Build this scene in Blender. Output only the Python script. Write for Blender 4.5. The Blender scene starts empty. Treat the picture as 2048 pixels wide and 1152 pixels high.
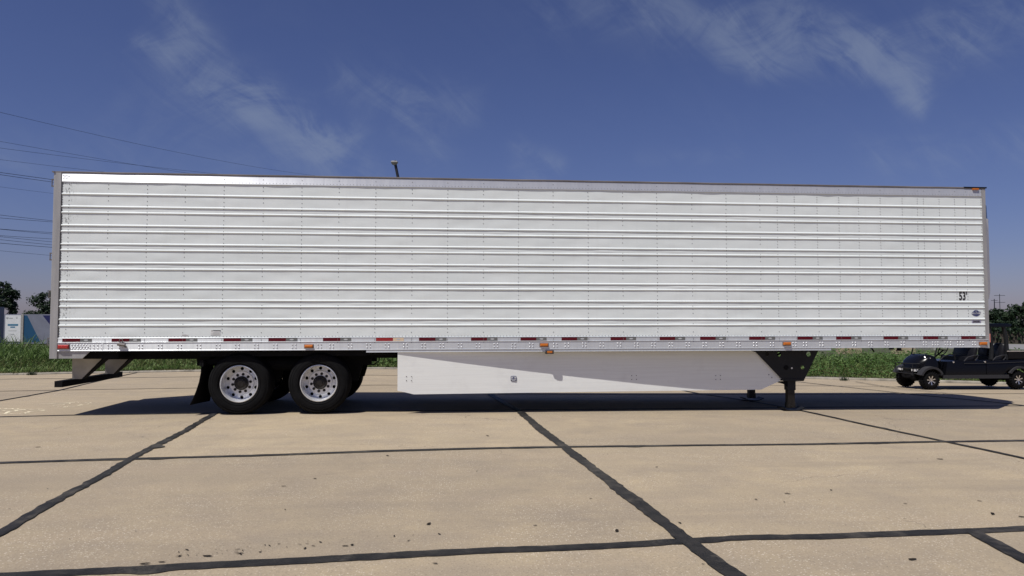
import bpy, math, random
from math import radians, sin, cos, pi, sqrt, atan2
from mathutils import Vector, Matrix, noise, geometry
random.seed(7)
S = bpy.context.scene
COL = S.collection

# ------------------------------------------------------------------ camera
F_PX, CAM = 1509.08, Vector((6.2291, -12.816, 1.5409))
YAW, PITCH, ROLL = -.0963, .0440, -.0006
FW = Vector((-sin(YAW)*cos(PITCH), cos(YAW)*cos(PITCH), sin(PITCH)))
RT = Vector((cos(YAW), sin(YAW), 0)); UP = RT.cross(FW)
RT, UP = cos(ROLL)*RT+sin(ROLL)*UP, -sin(ROLL)*RT+cos(ROLL)*UP
cam = bpy.data.cameras.new('camera'); camo = bpy.data.objects.new('camera', cam); COL.objects.link(camo)
m = Matrix((RT, UP, -FW)).transposed().to_4x4(); m.translation = CAM
camo.matrix_world = m
cam.sensor_width = 36; cam.lens = F_PX/2048*36; cam.clip_start = .05; cam.clip_end = 6000
S.camera = camo

# ------------------------------------------------------------------ sky and sun
SUN = Vector((.40, .36, -1.0)).normalized()          # travelling direction of the light
w = bpy.data.worlds.new('World'); S.world = w; w.use_nodes = True
NT = w.node_tree; NT.nodes.clear()
def N(t, **k):
    n = NT.nodes.new(t)
    for a, b in k.items(): setattr(n, a, b)
    return n
def wm(op, a, b=None, c=None, clamp=False):
    n = N('ShaderNodeMath', operation=op, use_clamp=clamp)
    for i, v in enumerate((a, b, c)):
        if v is None: continue
        if isinstance(v, (int, float)): n.inputs[i].default_value = v
        else: NT.links.new(v, n.inputs[i])
    return n.outputs[0]
SKY_STRENGTH = .05
sky = N('ShaderNodeTexSky', sky_type='NISHITA', sun_disc=False)
sky.sun_elevation = math.asin(-SUN.z); sky.sun_rotation = atan2(-SUN.x, -SUN.y)
sky.altitude = 150; sky.air_density = 1.0; sky.dust_density = .6; sky.ozone_density = 8
tc = N('ShaderNodeTexCoord'); sx = N('ShaderNodeSeparateXYZ'); NT.links.new(tc.outputs['Generated'], sx.inputs[0])
dy = wm('MAXIMUM', wm('ABSOLUTE', sx.outputs[1]), .05)
U = wm('DIVIDE', sx.outputs[0], dy); V = wm('DIVIDE', sx.outputs[2], dy)
cv = N('ShaderNodeCombineXYZ'); NT.links.new(U, cv.inputs[0]); NT.links.new(V, cv.inputs[1])
nz = N('ShaderNodeTexNoise'); nz.inputs['Scale'].default_value = 2.6; nz.inputs['Detail'].default_value = 3
NT.links.new(cv.outputs[0], nz.inputs['Vector'])
sub = N('ShaderNodeVectorMath', operation='SUBTRACT'); NT.links.new(nz.outputs['Color'], sub.inputs[0]); sub.inputs[1].default_value = (.5, .5, .5)
scl = N('ShaderNodeVectorMath', operation='SCALE'); NT.links.new(sub.outputs[0], scl.inputs[0]); scl.inputs['Scale'].default_value = .07
wv = N('ShaderNodeVectorMath', operation='ADD'); NT.links.new(cv.outputs[0], wv.inputs[0]); NT.links.new(scl.outputs[0], wv.inputs[1])
ws = N('ShaderNodeSeparateXYZ'); NT.links.new(wv.outputs[0], ws.inputs[0])
def streak(ang, su, sv, seed):
    mp = N('ShaderNodeMapping'); mp.inputs['Rotation'].default_value = (0, 0, ang); mp.inputs['Scale'].default_value = (su, sv, 1)
    mp.inputs['Location'].default_value = (seed, seed*.7, 0)
    # rotate first, then stretch
    mr = N('ShaderNodeMapping'); mr.inputs['Rotation'].default_value = (0, 0, ang)
    NT.links.new(wv.outputs[0], mr.inputs['Vector']); mp.inputs['Rotation'].default_value = (0, 0, 0); NT.links.new(mr.outputs[0], mp.inputs['Vector'])
    t = N('ShaderNodeTexNoise'); t.inputs['Scale'].default_value = 1; t.inputs['Detail'].default_value = 7; t.inputs['Roughness'].default_value = .62
    t.inputs['Distortion'].default_value = 1.1
    NT.links.new(mp.outputs[0], t.inputs['Vector']); return t.outputs['Fac']
st1 = streak(radians(38), 6.0, 19, 3.1); st2 = streak(radians(-14), 9, 15, 8.3)
def pxdir(px, py):
    d = FW+(px-1024)/F_PX*RT+(576-py)/F_PX*UP
    return d.x/d.y, d.z/d.y
def wisp(a, b, width, amp):
    """a soft streak of cirrus between two directions of the sky"""
    (ax, ay), (bx, by) = pxdir(*a), pxdir(*b); L2 = (bx-ax)**2+(by-ay)**2
    qx = wm('SUBTRACT', ws.outputs[0], ax); qy = wm('SUBTRACT', ws.outputs[1], ay)
    t = wm('DIVIDE', wm('ADD', wm('MULTIPLY', qx, bx-ax), wm('MULTIPLY', qy, by-ay)), L2, clamp=True)
    ex = wm('SUBTRACT', qx, wm('MULTIPLY', t, bx-ax)); ey = wm('SUBTRACT', qy, wm('MULTIPLY', t, by-ay))
    d2 = wm('ADD', wm('MULTIPLY', ex, ex), wm('MULTIPLY', ey, ey))
    return wm('MULTIPLY', wm('EXPONENT', wm('MULTIPLY', d2, -1/(width*width))), amp)
acc = None
for a, b, wd, am in (((330, 10), (400, 110), .022, .34), ((380, 90), (520, 215), .026, .34), ((285, 95), (350, 125), .012, .5), ((350, 122), (420, 190), .017, .6), ((415, 185), (520, 225), .020, .6), ((500, 205), (640, 290), .024, .7),
                     ((620, 280), (720, 345), .024, .55), ((340, 240), (560, 300), .060, .18), ((640, 275), (700, 270), .018, .35), ((700, 165), (830, 195), .028, .42), ((800, 195), (930, 215), .024, .40), ((820, 240), (860, 290), .028, .25), ((1040, 290), (1110, 320), .014, .3), ((1040, 335), (1080, 352), .012, .3),
                     ((1110, 15), (1330, 30), .035, .25), ((1320, 25), (1560, 70), .036, .36), ((1450, 70), (1640, 90), .026, .42), ((1460, 115), (1540, 140), .018, .45), ((1530, 135), (1720, 130), .022, .5), ((1560, 20), (1700, 90), .030, .36), ((1690, 90), (1790, 125), .028, .75), ((1760, 110), (1815, 190), .022, .75), ((1810, 180), (1832, 228), .010, .5),
                     ((1790, 125), (1930, 60), .030, .45), ((1900, 70), (2060, 20), .045, .32), ((1850, 150), (1835, 220), .010, .25), ((1750, 330), (2060, 290), .030, .2), ((-60, 320), (200, 330), .05, .16), ((1280, 305), (1470, 303), .012, .12)):
    v = wisp(a, b, wd, am); acc = v if acc is None else wm('ADD', acc, v)
mod = wm('MAXIMUM', wm('MULTIPLY_ADD', wm('SUBTRACT', wm('ADD', st1, st2), 1.0), 2.2, .70), 0)
mod = wm('MULTIPLY', mod, mod)
big = N('ShaderNodeTexNoise'); big.inputs['Scale'].default_value = 1.1; big.inputs['Detail'].default_value = 2; NT.links.new(tc.outputs['Generated'], big.inputs['Vector'])
gen = wm('MULTIPLY', wm('SUBTRACT', big.outputs['Fac'], .52, clamp=True), .12)
mask = wm('MULTIPLY', wm('SUBTRACT', 1.0, wm('EXPONENT', wm('MULTIPLY', wm('MULTIPLY', wm('ADD', acc, gen), mod), -1.5))), .38)
mask = wm('MULTIPLY', mask, wm('MULTIPLY', sx.outputs[2], 12, clamp=True))
mask = wm('MINIMUM', mask, .6)
tint = N('ShaderNodeMix', data_type='RGBA', blend_type='MULTIPLY'); tint.inputs['Factor'].default_value = 1
NT.links.new(sky.outputs[0], tint.inputs['A']); tint.inputs['B'].default_value = (1.15, .95, 1.2, 1)
mx = N('ShaderNodeMix', data_type='RGBA'); NT.links.new(mask, mx.inputs['Factor']); NT.links.new(tint.outputs['Result'], mx.inputs['A'])
CB = .36/SKY_STRENGTH
mx.inputs['B'].default_value = (CB*.80, CB*.94, CB*1.16, 1)
bg = N('ShaderNodeBackground'); bg.inputs['Strength'].default_value = SKY_STRENGTH; NT.links.new(mx.outputs['Result'], bg.inputs['Color'])
wo = N('ShaderNodeOutputWorld'); NT.links.new(bg.outputs[0], wo.inputs['Surface'])

sl = bpy.data.lights.new('sun', 'SUN'); sl.energy = 4.3; sl.angle = radians(.53); sl.color = (1, .96, .90)
so = bpy.data.objects.new('sun', sl); COL.objects.link(so); so.rotation_euler = SUN.to_track_quat('-Z', 'Y').to_euler(); so.location = (-20, -20, 50)
S.view_settings.view_transform = 'Standard'; S.view_settings.look = 'None'
S.view_settings.exposure = .05; S.view_settings.gamma = 1; S.view_settings.use_curve_mapping = False

# ------------------------------------------------------------------ materials
def mat(name, col, rough=.5, metal=0, spec=.5, var=0, vscale=5, bump=0, bscale=40, aniso=None, emit=None, coat=0, alpha=None, stretch=None):
    mt = bpy.data.materials.new(name); mt.use_nodes = True
    nt = mt.node_tree; b = nt.nodes['Principled BSDF']
    b.inputs['Base Color'].default_value = (*col, 1); b.inputs['Roughness'].default_value = rough
    b.inputs['Metallic'].default_value = metal; b.inputs['Specular IOR Level'].default_value = spec
    if coat: b.inputs['Coat Weight'].default_value = coat; b.inputs['Coat Roughness'].default_value = .06
    if emit: b.inputs['Emission Color'].default_value = (*emit[0], 1); b.inputs['Emission Strength'].default_value = emit[1]
    if alpha is not None: b.inputs['Alpha'].default_value = alpha
    tcn = nt.nodes.new('ShaderNodeTexCoord'); vec = tcn.outputs['Object']
    if stretch:
        mp = nt.nodes.new('ShaderNodeMapping'); mp.inputs['Scale'].default_value = stretch; nt.links.new(vec, mp.inputs[0]); vec = mp.outputs[0]
    if var:
        n = nt.nodes.new('ShaderNodeTexNoise'); n.inputs['Scale'].default_value = vscale; n.inputs['Detail'].default_value = 6; nt.links.new(vec, n.inputs['Vector'])
        r = nt.nodes.new('ShaderNodeMapRange'); r.inputs[1].default_value = .3; r.inputs[2].default_value = .7
        r.inputs[3].default_value = 1-var; r.inputs[4].default_value = 1+var; nt.links.new(n.outputs['Fac'], r.inputs[0])
        x = nt.nodes.new('ShaderNodeVectorMath'); x.operation = 'SCALE'; x.inputs[0].default_value = col; nt.links.new(r.outputs[0], x.inputs['Scale'])
        nt.links.new(x.outputs[0], b.inputs['Base Color'])
    if bump:
        n = nt.nodes.new('ShaderNodeTexNoise'); n.inputs['Scale'].default_value = bscale; n.inputs['Detail'].default_value = 4; nt.links.new(vec, n.inputs['Vector'])
        bp = nt.nodes.new('ShaderNodeBump'); bp.inputs['Strength'].default_value = bump; bp.inputs['Distance'].default_value = .01
        nt.links.new(n.outputs['Fac'], bp.inputs['Height']); nt.links.new(bp.outputs[0], b.inputs['Normal'])
    if aniso:
        b.inputs['Anisotropic'].default_value = aniso
        c = nt.nodes.new('ShaderNodeCombineXYZ'); c.inputs[0].default_value = 1; nt.links.new(c.outputs[0], b.inputs['Tangent'])
    return mt
def ramp(nt, src, a, b, lo=0, hi=1):
    r = nt.nodes.new('ShaderNodeMapRange'); r.inputs[1].default_value = a; r.inputs[2].default_value = b; r.inputs[3].default_value = lo; r.inputs[4].default_value = hi
    nt.links.new(src, r.inputs[0]); return r.outputs[0]
def nnoise(nt, vec, scale, detail=4, rough=.5, dist=0):
    n = nt.nodes.new('ShaderNodeTexNoise'); n.inputs['Scale'].default_value = scale; n.inputs['Detail'].default_value = detail
    n.inputs['Roughness'].default_value = rough; n.inputs['Distortion'].default_value = dist; nt.links.new(vec, n.inputs['Vector']); return n.outputs['Fac']
def nmix(nt, fac, a, b, blend='MIX'):
    n = nt.nodes.new('ShaderNodeMix'); n.data_type = 'RGBA'; n.blend_type = blend
    if isinstance(fac, (int, float)): n.inputs['Factor'].default_value = fac
    else: nt.links.new(fac, n.inputs['Factor'])
    for k, v in (('A', a), ('B', b)):
        if isinstance(v, tuple): n.inputs[k].default_value = (*v, 1)
        else: nt.links.new(v, n.inputs[k])
    return n.outputs['Result']
def nmath(nt, op, a, b=0.0, clamp=False):
    n = nt.nodes.new('ShaderNodeMath'); n.operation = op; n.use_clamp = clamp
    for i, v in enumerate((a, b)):
        if isinstance(v, (int, float)): n.inputs[i].default_value = v
        else: nt.links.new(v, n.inputs[i])
    return n.outputs[0]
def base(name):
    mt = bpy.data.materials.new(name); mt.use_nodes = True; nt = mt.node_tree
    g = nt.nodes.new('ShaderNodeNewGeometry'); return mt, nt, nt.nodes['Principled BSDF'], g.outputs['Position']

def concrete_mat():
    mt, nt, b, P = base('weathered_concrete')
    col = nmix(nt, ramp(nt, nnoise(nt, P, .35, 5, .6), .35, .65), (.338, .278, .196), (.425, .345, .230))
    col = nmix(nt, ramp(nt, nnoise(nt, P, 1.7, 6, .65), .35, .7), col, (.32, .265, .195))
    mp = nt.nodes.new('ShaderNodeMapping'); mp.inputs['Scale'].default_value = (.25, 2.2, 1); mp.inputs['Rotation'].default_value = (0, 0, .04); nt.links.new(P, mp.inputs[0])
    col = nmix(nt, ramp(nt, nnoise(nt, mp.outputs[0], 1.2, 5, .6), .48, .75, 0, .5), col, (.42, .335, .235))
    oi = nt.nodes.new('ShaderNodeObjectInfo')
    col = nmix(nt, 1.0, col, nmix(nt, oi.outputs['Random'], (.90, .90, .91), (1.06, 1.055, 1.04)), 'MULTIPLY')
    # exposed aggregate: pale stones and dark pits
    v = nt.nodes.new('ShaderNodeTexVoronoi'); v.inputs['Scale'].default_value = 62; nt.links.new(P, v.inputs['Vector'])
    sep = nt.nodes.new('ShaderNodeSeparateColor'); nt.links.new(v.outputs['Color'], sep.inputs[0])
    patch = ramp(nt, nnoise(nt, P, .9, 4), .38, .62, .25, 1)
    stone = nmath(nt, 'MULTIPLY', nmath(nt, 'MULTIPLY', ramp(nt, v.outputs['Distance'], .42, .25), ramp(nt, sep.outputs[0], .62, .72)), patch)
    col = nmix(nt, nmath(nt, 'MULTIPLY', stone, .85), col, (.66, .585, .47))
    pit = nmath(nt, 'MULTIPLY', ramp(nt, v.outputs['Distance'], .4, .2), ramp(nt, sep.outputs[1], .70, .80))
    col = nmix(nt, nmath(nt, 'MULTIPLY', pit, .6), col, (.13, .105, .08))
    f = nnoise(nt, P, 55, 4, .7)
    col = nmix(nt, ramp(nt, f, .42, .75, 0, .4), col, (.17, .14, .105))
    mk = nt.nodes.new('ShaderNodeMapping'); mk.inputs['Scale'].default_value = (.16, 1.1, 1); mk.inputs['Rotation'].default_value = (0, 0, -.05); nt.links.new(P, mk.inputs[0])
    col = nmix(nt, ramp(nt, nnoise(nt, mk.outputs[0], 1.6, 4, .6, .4), .55, .72, 0, .35), col, (.235, .195, .15))
    ck = nt.nodes.new('ShaderNodeTexVoronoi'); ck.feature = 'DISTANCE_TO_EDGE'; ck.inputs['Scale'].default_value = .22
    wq = nt.nodes.new('ShaderNodeVectorMath'); wq.operation = 'MULTIPLY_ADD'; nq = nt.nodes.new('ShaderNodeTexNoise'); nq.inputs['Scale'].default_value = 2.5; nq.inputs['Detail'].default_value = 5; nt.links.new(P, nq.inputs['Vector'])
    nt.links.new(nq.outputs['Color'], wq.inputs[0]); wq.inputs[1].default_value = (.5, .5, .5); nt.links.new(P, wq.inputs[2]); nt.links.new(wq.outputs[0], ck.inputs['Vector'])
    crack = nmath(nt, 'MULTIPLY', ramp(nt, ck.outputs['Distance'], .0022, .0008), ramp(nt, nnoise(nt, P, .25, 2), .52, .6))
    col = nmix(nt, nmath(nt, 'MULTIPLY', crack, .45), col, (.09, .075, .06))
    # oil and tyre stains
    st = ramp(nt, nnoise(nt, P, .8, 6, .6, 1.2), .62, .78, 0, .22)
    col = nmix(nt, st, col, (.16, .13, .10))
    nt.links.new(col, b.inputs['Base Color']); b.inputs['Roughness'].default_value = .85; b.inputs['Specular IOR Level'].default_value = .25
    bp = nt.nodes.new('ShaderNodeBump'); bp.inputs['Strength'].default_value = .5; bp.inputs['Distance'].default_value = .004
    nt.links.new(nmath(nt, 'ADD', f, nmath(nt, 'MULTIPLY', v.outputs['Distance'], -.6)), bp.inputs['Height']); nt.links.new(bp.outputs[0], b.inputs['Normal'])
    return mt
def tar_mat():
    mt, nt, b, P = base('crack_sealing_tar')
    col = nmix(nt, ramp(nt, nnoise(nt, P, 6, 5, .6), .4, .7), (.010, .0095, .009), (.028, .025, .022))
    col = nmix(nt, ramp(nt, nnoise(nt, P, 2.2, 7, .7), .52, .66, 0, .75), col, (.085, .075, .06))
    nt.links.new(col, b.inputs['Base Color']); b.inputs['Roughness'].default_value = .6; b.inputs['Specular IOR Level'].default_value = .3
    bp = nt.nodes.new('ShaderNodeBump'); bp.inputs['Strength'].default_value = .6; bp.inputs['Distance'].default_value = .006; nt.links.new(nnoise(nt, P, 40, 4, .6), bp.inputs['Height']); nt.links.new(bp.outputs[0], b.inputs['Normal'])
    return mt
def skin_mat():
    mt, nt, b, P = base('white_painted_sheet')
    col = nmix(nt, ramp(nt, nnoise(nt, P, .8, 4), .35, .65), (.725, .775, .765), (.765, .81, .80))
    mp = nt.nodes.new('ShaderNodeMapping'); mp.inputs['Scale'].default_value = (5, 1, .5); nt.links.new(P, mp.inputs[0])
    col = nmix(nt, ramp(nt, nnoise(nt, mp.outputs[0], 1.6, 6, .65), .52, .8, 0, .35), col, (.63, .66, .65))
    # worn-off lettering and glue scuffs next to the rear post
    s = nt.nodes.new('ShaderNodeSeparateXYZ'); nt.links.new(P, s.inputs[0])
    mp2 = nt.nodes.new('ShaderNodeMapping'); mp2.inputs['Scale'].default_value = (34, 1, 22); mp2.inputs['Rotation'].default_value = (0, .5, 0); nt.links.new(P, mp2.inputs[0])
    fine = ramp(nt, nnoise(nt, mp2.outputs[0], 1, 3, .6), .52, .60)
    mp3 = nt.nodes.new('ShaderNodeMapping'); mp3.inputs['Scale'].default_value = (1.2, 1, 5.2); nt.links.new(P, mp3.inputs[0])
    blot = ramp(nt, nnoise(nt, mp3.outputs[0], 1, 2), .50, .58)
    edge = nmath(nt, 'MULTIPLY', ramp(nt, s.outputs[0], .42, .20), ramp(nt, s.outputs[2], 1.1, 3.6, .5, 1))
    scuff = nmath(nt, 'MULTIPLY', nmath(nt, 'MULTIPLY', fine, blot), edge)
    col = nmix(nt, nmath(nt, 'MULTIPLY', scuff, .85, True), col, (.16, .16, .16))
    nt.links.new(col, b.inputs['Base Color']); b.inputs['Roughness'].default_value = .5; b.inputs['Specular IOR Level'].default_value = .18
    return mt
def rail_mat(name, col, rough, metal):
    mt, nt, b, P = base(name)
    mp = nt.nodes.new('ShaderNodeMapping'); mp.inputs['Scale'].default_value = (7, 1, .4); nt.links.new(P, mp.inputs[0])
    f = nnoise(nt, mp.outputs[0], 3, 6, .7)
    k = ramp(nt, f, .3, .7, .93, 1.04); x = nt.nodes.new('ShaderNodeVectorMath'); x.operation = 'SCALE'; x.inputs[0].default_value = col; nt.links.new(k, x.inputs['Scale'])
    nt.links.new(x.outputs[0], b.inputs['Base Color']); b.inputs['Metallic'].default_value = metal
    nt.links.new(ramp(nt, f, .3, .7, rough-.03, rough+.03), b.inputs['Roughness'])
    b.inputs['Anisotropic'].default_value = .85
    c = nt.nodes.new('ShaderNodeCombineXYZ'); c.inputs[2].default_value = 1; nt.links.new(c.outputs[0], b.inputs['Tangent'])
    return mt
def skirt_mat():
    mt, nt, b, P = base('white_skirt_panel')
    mp = nt.nodes.new('ShaderNodeMapping'); mp.inputs['Scale'].default_value = (.6, 1, 26); nt.links.new(P, mp.inputs[0])
    col = nmix(nt, ramp(nt, nnoise(nt, mp.outputs[0], 1.5, 5, .6), .4, .75), (.86, .88, .85), (.80, .81, .78))
    col = nmix(nt, ramp(nt, nnoise(nt, P, 2.5, 6, .65), .55, .8, 0, .3), col, (.6, .59, .56))
    nt.links.new(col, b.inputs['Base Color']); b.inputs['Roughness'].default_value = .5; b.inputs['Specular IOR Level'].default_value = .35
    return mt
def leaf_mat(name, a, b_, c_):
    mt, nt, b, P = base(name)
    g = nt.nodes.new('ShaderNodeNewGeometry')
    col = nmix(nt, g.outputs['Random Per Island'], a, b_)
    col = nmix(nt, ramp(nt, nnoise(nt, P, .7, 4), .4, .65), col, c_)
    nt.links.new(col, b.inputs['Base Color']); b.inputs['Roughness'].default_value = .55; b.inputs['Specular IOR Level'].default_value = .25
    tr = nt.nodes.new('ShaderNodeBsdfTranslucent'); nt.links.new(col, tr.inputs['Color'])
    ms = nt.nodes.new('ShaderNodeMixShader'); ms.inputs[0].default_value = .25
    nt.links.new(b.outputs[0], ms.inputs[1]); nt.links.new(tr.outputs[0], ms.inputs[2]); nt.links.new(ms.outputs[0], nt.nodes['Material Output'].inputs['Surface'])
    return mt
M = dict(
    concrete=concrete_mat(), tar=tar_mat(), skin=skin_mat(), rail=rail_mat('mill_finish_rail', (.70, .73, .75), .40, .45), toprail=rail_mat('top_rail_metal', (.62, .64, .67), .43, .5), skirt=skirt_mat(),
    galv=mat('galvanised_grey', (.40, .395, .385), .5, .35, var=.15, vscale=3, stretch=(3, 1, .5)),
    cap=mat('shaded_roof_edge', (.17, .155, .15), .6, .2, var=.3, vscale=2, stretch=(1, 1, 8)),  # dark tone paints in the shade on the roof edge; hinges and hooks share it
    gasket=mat('black_gasket', (.03, .03, .03), .7), white=mat('white_paint', (.75, .76, .75), .45, var=.06),
    black=mat('black_chassis', (.006, .006, .007), .8, spec=.15, var=.3, vscale=4), satin=mat('satin_black_steel', (.011, .012, .014), .5, spec=.3, var=.25, vscale=6),
    rubber=mat('tyre_rubber', (.0048, .0048, .0055), .85, spec=.16, var=.35, vscale=9, bump=.2, bscale=60), flap=mat('mudflap_rubber', (.006, .006, .007), .8, spec=.15),
    alu=mat('wheel_aluminium', (.72, .73, .75), .38, .6, var=.12, vscale=9), hub=mat('greasy_hub', (.02, .017, .015), .5, .4, var=.4, vscale=20),
    bolt=mat('bolt_metal', (.62, .63, .65), .35, .8), rivet=mat('rivet_metal', (.17, .172, .176), .5, .3),
    red=mat('red_reflective_tape', (.095, .003, .009), .4, spec=.3), redglint=mat('red_tape_painted_glint', (.30, .012, .014), .35, coat=.3),
    grey=mat('silver_reflective_tape', (.15, .15, .147), .5, 0), oval=mat('tape_emblem', (.5, .51, .52), .35), silverglint=mat('silver_tape_painted_glint', (.7, .55, .38), .4),
    amber=mat('amber_lens', (.52, .14, .008), .3, coat=.4), redlens=mat('red_lens', (.42, .012, .012), .25, coat=.6),
    ink=mat('black_lettering', (.02, .018, .02), .5), navy=mat('navy_print', (.035, .045, .14), .4), purple=mat('badge_grey', (.33, .32, .42), .4), faint=mat('grey_print', (.42, .43, .42), .6),
    beige=mat('dusty_support_paint', (.36, .345, .31), .6, var=.2, vscale=5),
    cartbody=mat('black_cart_paint', (.004, .0042, .006), .25, spec=.22), trim=mat('grey_plastic_trim', (.03, .03, .034), .6, spec=.3), vinyl=mat('black_seat_vinyl', (.007, .007, .010), .45, spec=.3), glass=mat('lamp_glass', (.8, .8, .8), .15, coat=.5),
    screen=mat('clear_screen', (.9, .93, .93), .05, alpha=.18), chrome=mat('polished_metal', (.75, .75, .77), .2, 1), tag=mat('red_and_white_tag', (.6, .22, .18), .5),
    grass=leaf_mat('tall_grass', (.075, .14, .030), (.21, .27, .10), (.085, .15, .035)), drygrass=leaf_mat('olive_grass', (.12, .16, .05), (.25, .24, .11), (.17, .17, .07)),
    weed=leaf_mat('broad_weed_leaf', (.045, .105, .020), (.16, .225, .08), (.05, .105, .022)),
    tree=leaf_mat('tree_leaf', (.018, .036, .016), (.034, .056, .024), (.014, .030, .015)), bark=mat('bark', (.05, .04, .03), .9, var=.3),
    soil=mat('verge_soil', (.055, .06, .025), .95, var=.35, vscale=.6, bump=.6, bscale=9), asphalt=mat('far_asphalt', (.20, .195, .19), .9, var=.12, vscale=.3),
    stone=mat('limestone', (.44, .36, .24), .85, var=.2, vscale=2.5, bump=.5, bscale=8), kerb=mat('kerb_concrete', (.27, .245, .20), .9, var=.4, vscale=3, bump=.4, bscale=30),
    chalk=mat('faded_yellow_paint', (.74, .66, .47), .85, var=.25, vscale=9), wire=mat('wire', (.06, .07, .10), .6), steel=mat('painted_pole', (.02, .022, .03), .5),
    boxgrey=mat('container_grey', (.20, .21, .26), .6, var=.1, vscale=1), boxteal=mat('container_blue_stripe', (.012, .075, .16), .5), boxnavy=mat('container_navy_stripe', (.015, .018, .09), .5), print=mat('printed_blue', (.06, .2, .32), .5),
    litter=mat('dry_leaf_litter', (.022, .018, .014), .95, spec=.1, var=.4, vscale=20),
)

# ------------------------------------------------------------------ mesh helpers
class MB:
    def __init__(s): s.v = []; s.f = []; s.m = []
    def add(s, vs, fs, mi=0):
        o = len(s.v); s.v += [tuple(x) for x in vs]; s.f += [tuple(i+o for i in f) for f in fs]; s.m += [mi]*len(fs); return s
    def box(s, a, b, mi=0):
        (x0, y0, z0), (x1, y1, z1) = a, b
        return s.add([(x0, y0, z0), (x1, y0, z0), (x1, y1, z0), (x0, y1, z0), (x0, y0, z1), (x1, y0, z1), (x1, y1, z1), (x0, y1, z1)],
                     [(3, 2, 1, 0), (4, 5, 6, 7), (0, 1, 5, 4), (1, 2, 6, 5), (2, 3, 7, 6), (3, 0, 4, 7)], mi)
    def cbox(s, a, b, c, mi=0):
        """box with chamfered edges on the face that looks to -Y and round its rim"""
        (x0, y0, z0), (x1, y1, z1) = a, b
        r = [[(x0, y1, z0), (x1, y1, z0), (x1, y1, z1), (x0, y1, z1)], [(x0, y0+c, z0), (x1, y0+c, z0), (x1, y0+c, z1), (x0, y0+c, z1)],
             [(x0+c, y0, z0+c), (x1-c, y0, z0+c), (x1-c, y0, z1-c), (x0+c, y0, z1-c)]]
        return s.loft(r, mi)
    def loft(s, rings, mi=0, cap=True, closed=True):
        n = len(rings[0]); vs = [p for r in rings for p in r]; fs = []
        for i in range(len(rings)-1):
            for j in range(n if closed else n-1):
                k = (j+1) % n; fs.append((i*n+j, i*n+k, (i+1)*n+k, (i+1)*n+j))
        if cap and closed: fs += [tuple(range(n-1, -1, -1)), tuple(range((len(rings)-1)*n, len(rings)*n))]
        return s.add(vs, fs, mi)
    def prism(s, poly, y0, y1, mi=0):
        """polygon in XZ extruded along Y"""
        return s.loft([[(x, y0, z) for x, z in poly], [(x, y1, z) for x, z in poly]], mi)
    def bar(s, a, b, r, n=8, mi=0, r2=None):
        a, b = Vector(a), Vector(b); d = (b-a).normalized(); t = d.orthogonal().normalized(); u = d.cross(t); r2 = r if r2 is None else r2
        R = lambda c, q: [tuple(c+q*(cos(2*pi*i/n)*t+sin(2*pi*i/n)*u)) for i in range(n)]
        return s.loft([R(a, r), R(b, r2)], mi)
    def tube(s, pts, r, n=6, mi=0):
        pts = [Vector(p) for p in pts]; rings = []; t = None
        for i, p in enumerate(pts):
            d = (pts[min(i+1, len(pts)-1)]-pts[max(i-1, 0)]).normalized()
            t = d.orthogonal().normalized() if t is None else (t-d*t.dot(d)).normalized()
            u = d.cross(t); q = r[i] if isinstance(r, (list, tuple)) else r
            rings.append([tuple(p+q*(cos(2*pi*k/n)*t+sin(2*pi*k/n)*u)) for k in range(n)])
        return s.loft(rings, mi)
    def lathe(s, prof, c=(0, 0, 0), n=48, mi=0):
        """profile of (y, radius) about the Y axis"""
        rings = [[(c[0]+r*cos(2*pi*i/n), c[1]+y, c[2]+r*sin(2*pi*i/n)) for i in range(n)] for y, r in prof]
        return s.loft(rings, mi, cap=False)
    def build(s, name, mats, parent=None, smooth=False, recalc=True):
        me = bpy.data.meshes.new(name); me.from_pydata(s.v, [], s.f)
        for x in (mats if isinstance(mats, (list, tuple)) else [mats]): me.materials.append(M[x] if isinstance(x, str) else x)
        if len(me.materials) > 1: me.polygons.foreach_set('material_index', s.m)
        if recalc:
            import bmesh
            bm = bmesh.new(); bm.from_mesh(me); bmesh.ops.recalc_face_normals(bm, faces=bm.faces); bm.to_mesh(me); bm.free()
        if smooth:
            me.polygons.foreach_set('use_smooth', [True]*len(me.polygons))
            if smooth != 'all': me.set_sharp_from_angle(angle=radians(38))
        return link(bpy.data.objects.new(name, me), parent)
def link(o, parent=None):
    COL.objects.link(o)
    if parent: o.parent = parent; o.matrix_parent_inverse = parent.matrix_world.inverted() if False else Matrix.Translation(-parent.location)
    return o
def empty(name, loc, label, cat, group=None):
    o = bpy.data.objects.new(name, None); COL.objects.link(o); o.location = loc; o.empty_display_size = .2
    return tag(o, label, cat, group)
def tag(o, label=None, cat=None, group=None, kind=None):
    for k, v in (('label', label), ('category', cat), ('group', group), ('kind', kind)):
        if v: o[k] = v
    return o
def dup(o, dx, dy, dz, parent):
    c = o.copy(); COL.objects.link(c); c.parent = parent; c.matrix_parent_inverse = o.matrix_parent_inverse.copy(); c.location = (o.location.x+dx, o.location.y+dy, o.location.z+dz); return c
def plate_holes(outer, holes, fn, thick):
    """flat plate with real round openings: 2D outlines -> fn(u, v, side) in 3D"""
    import bmesh
    loops = [outer]+holes; tris = geometry.tessellate_polygon([[Vector((a, b, 0)) for a, b in l] for l in loops])
    flat = [p for l in loops for p in l]; n = len(flat); b = MB()
    vs = [fn(u, v, 0) for u, v in flat]+[fn(u, v, thick) for u, v in flat]
    fs = [tuple(t) for t in tris]+[tuple(n+i for i in reversed(t)) for t in tris]; o = 0
    for l in loops:
        k = len(l)
        for i in range(k): j = (i+1) % k; fs.append((o+i, o+j, n+o+j, n+o+i))
        o += k
    return b.add(vs, fs)
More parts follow.
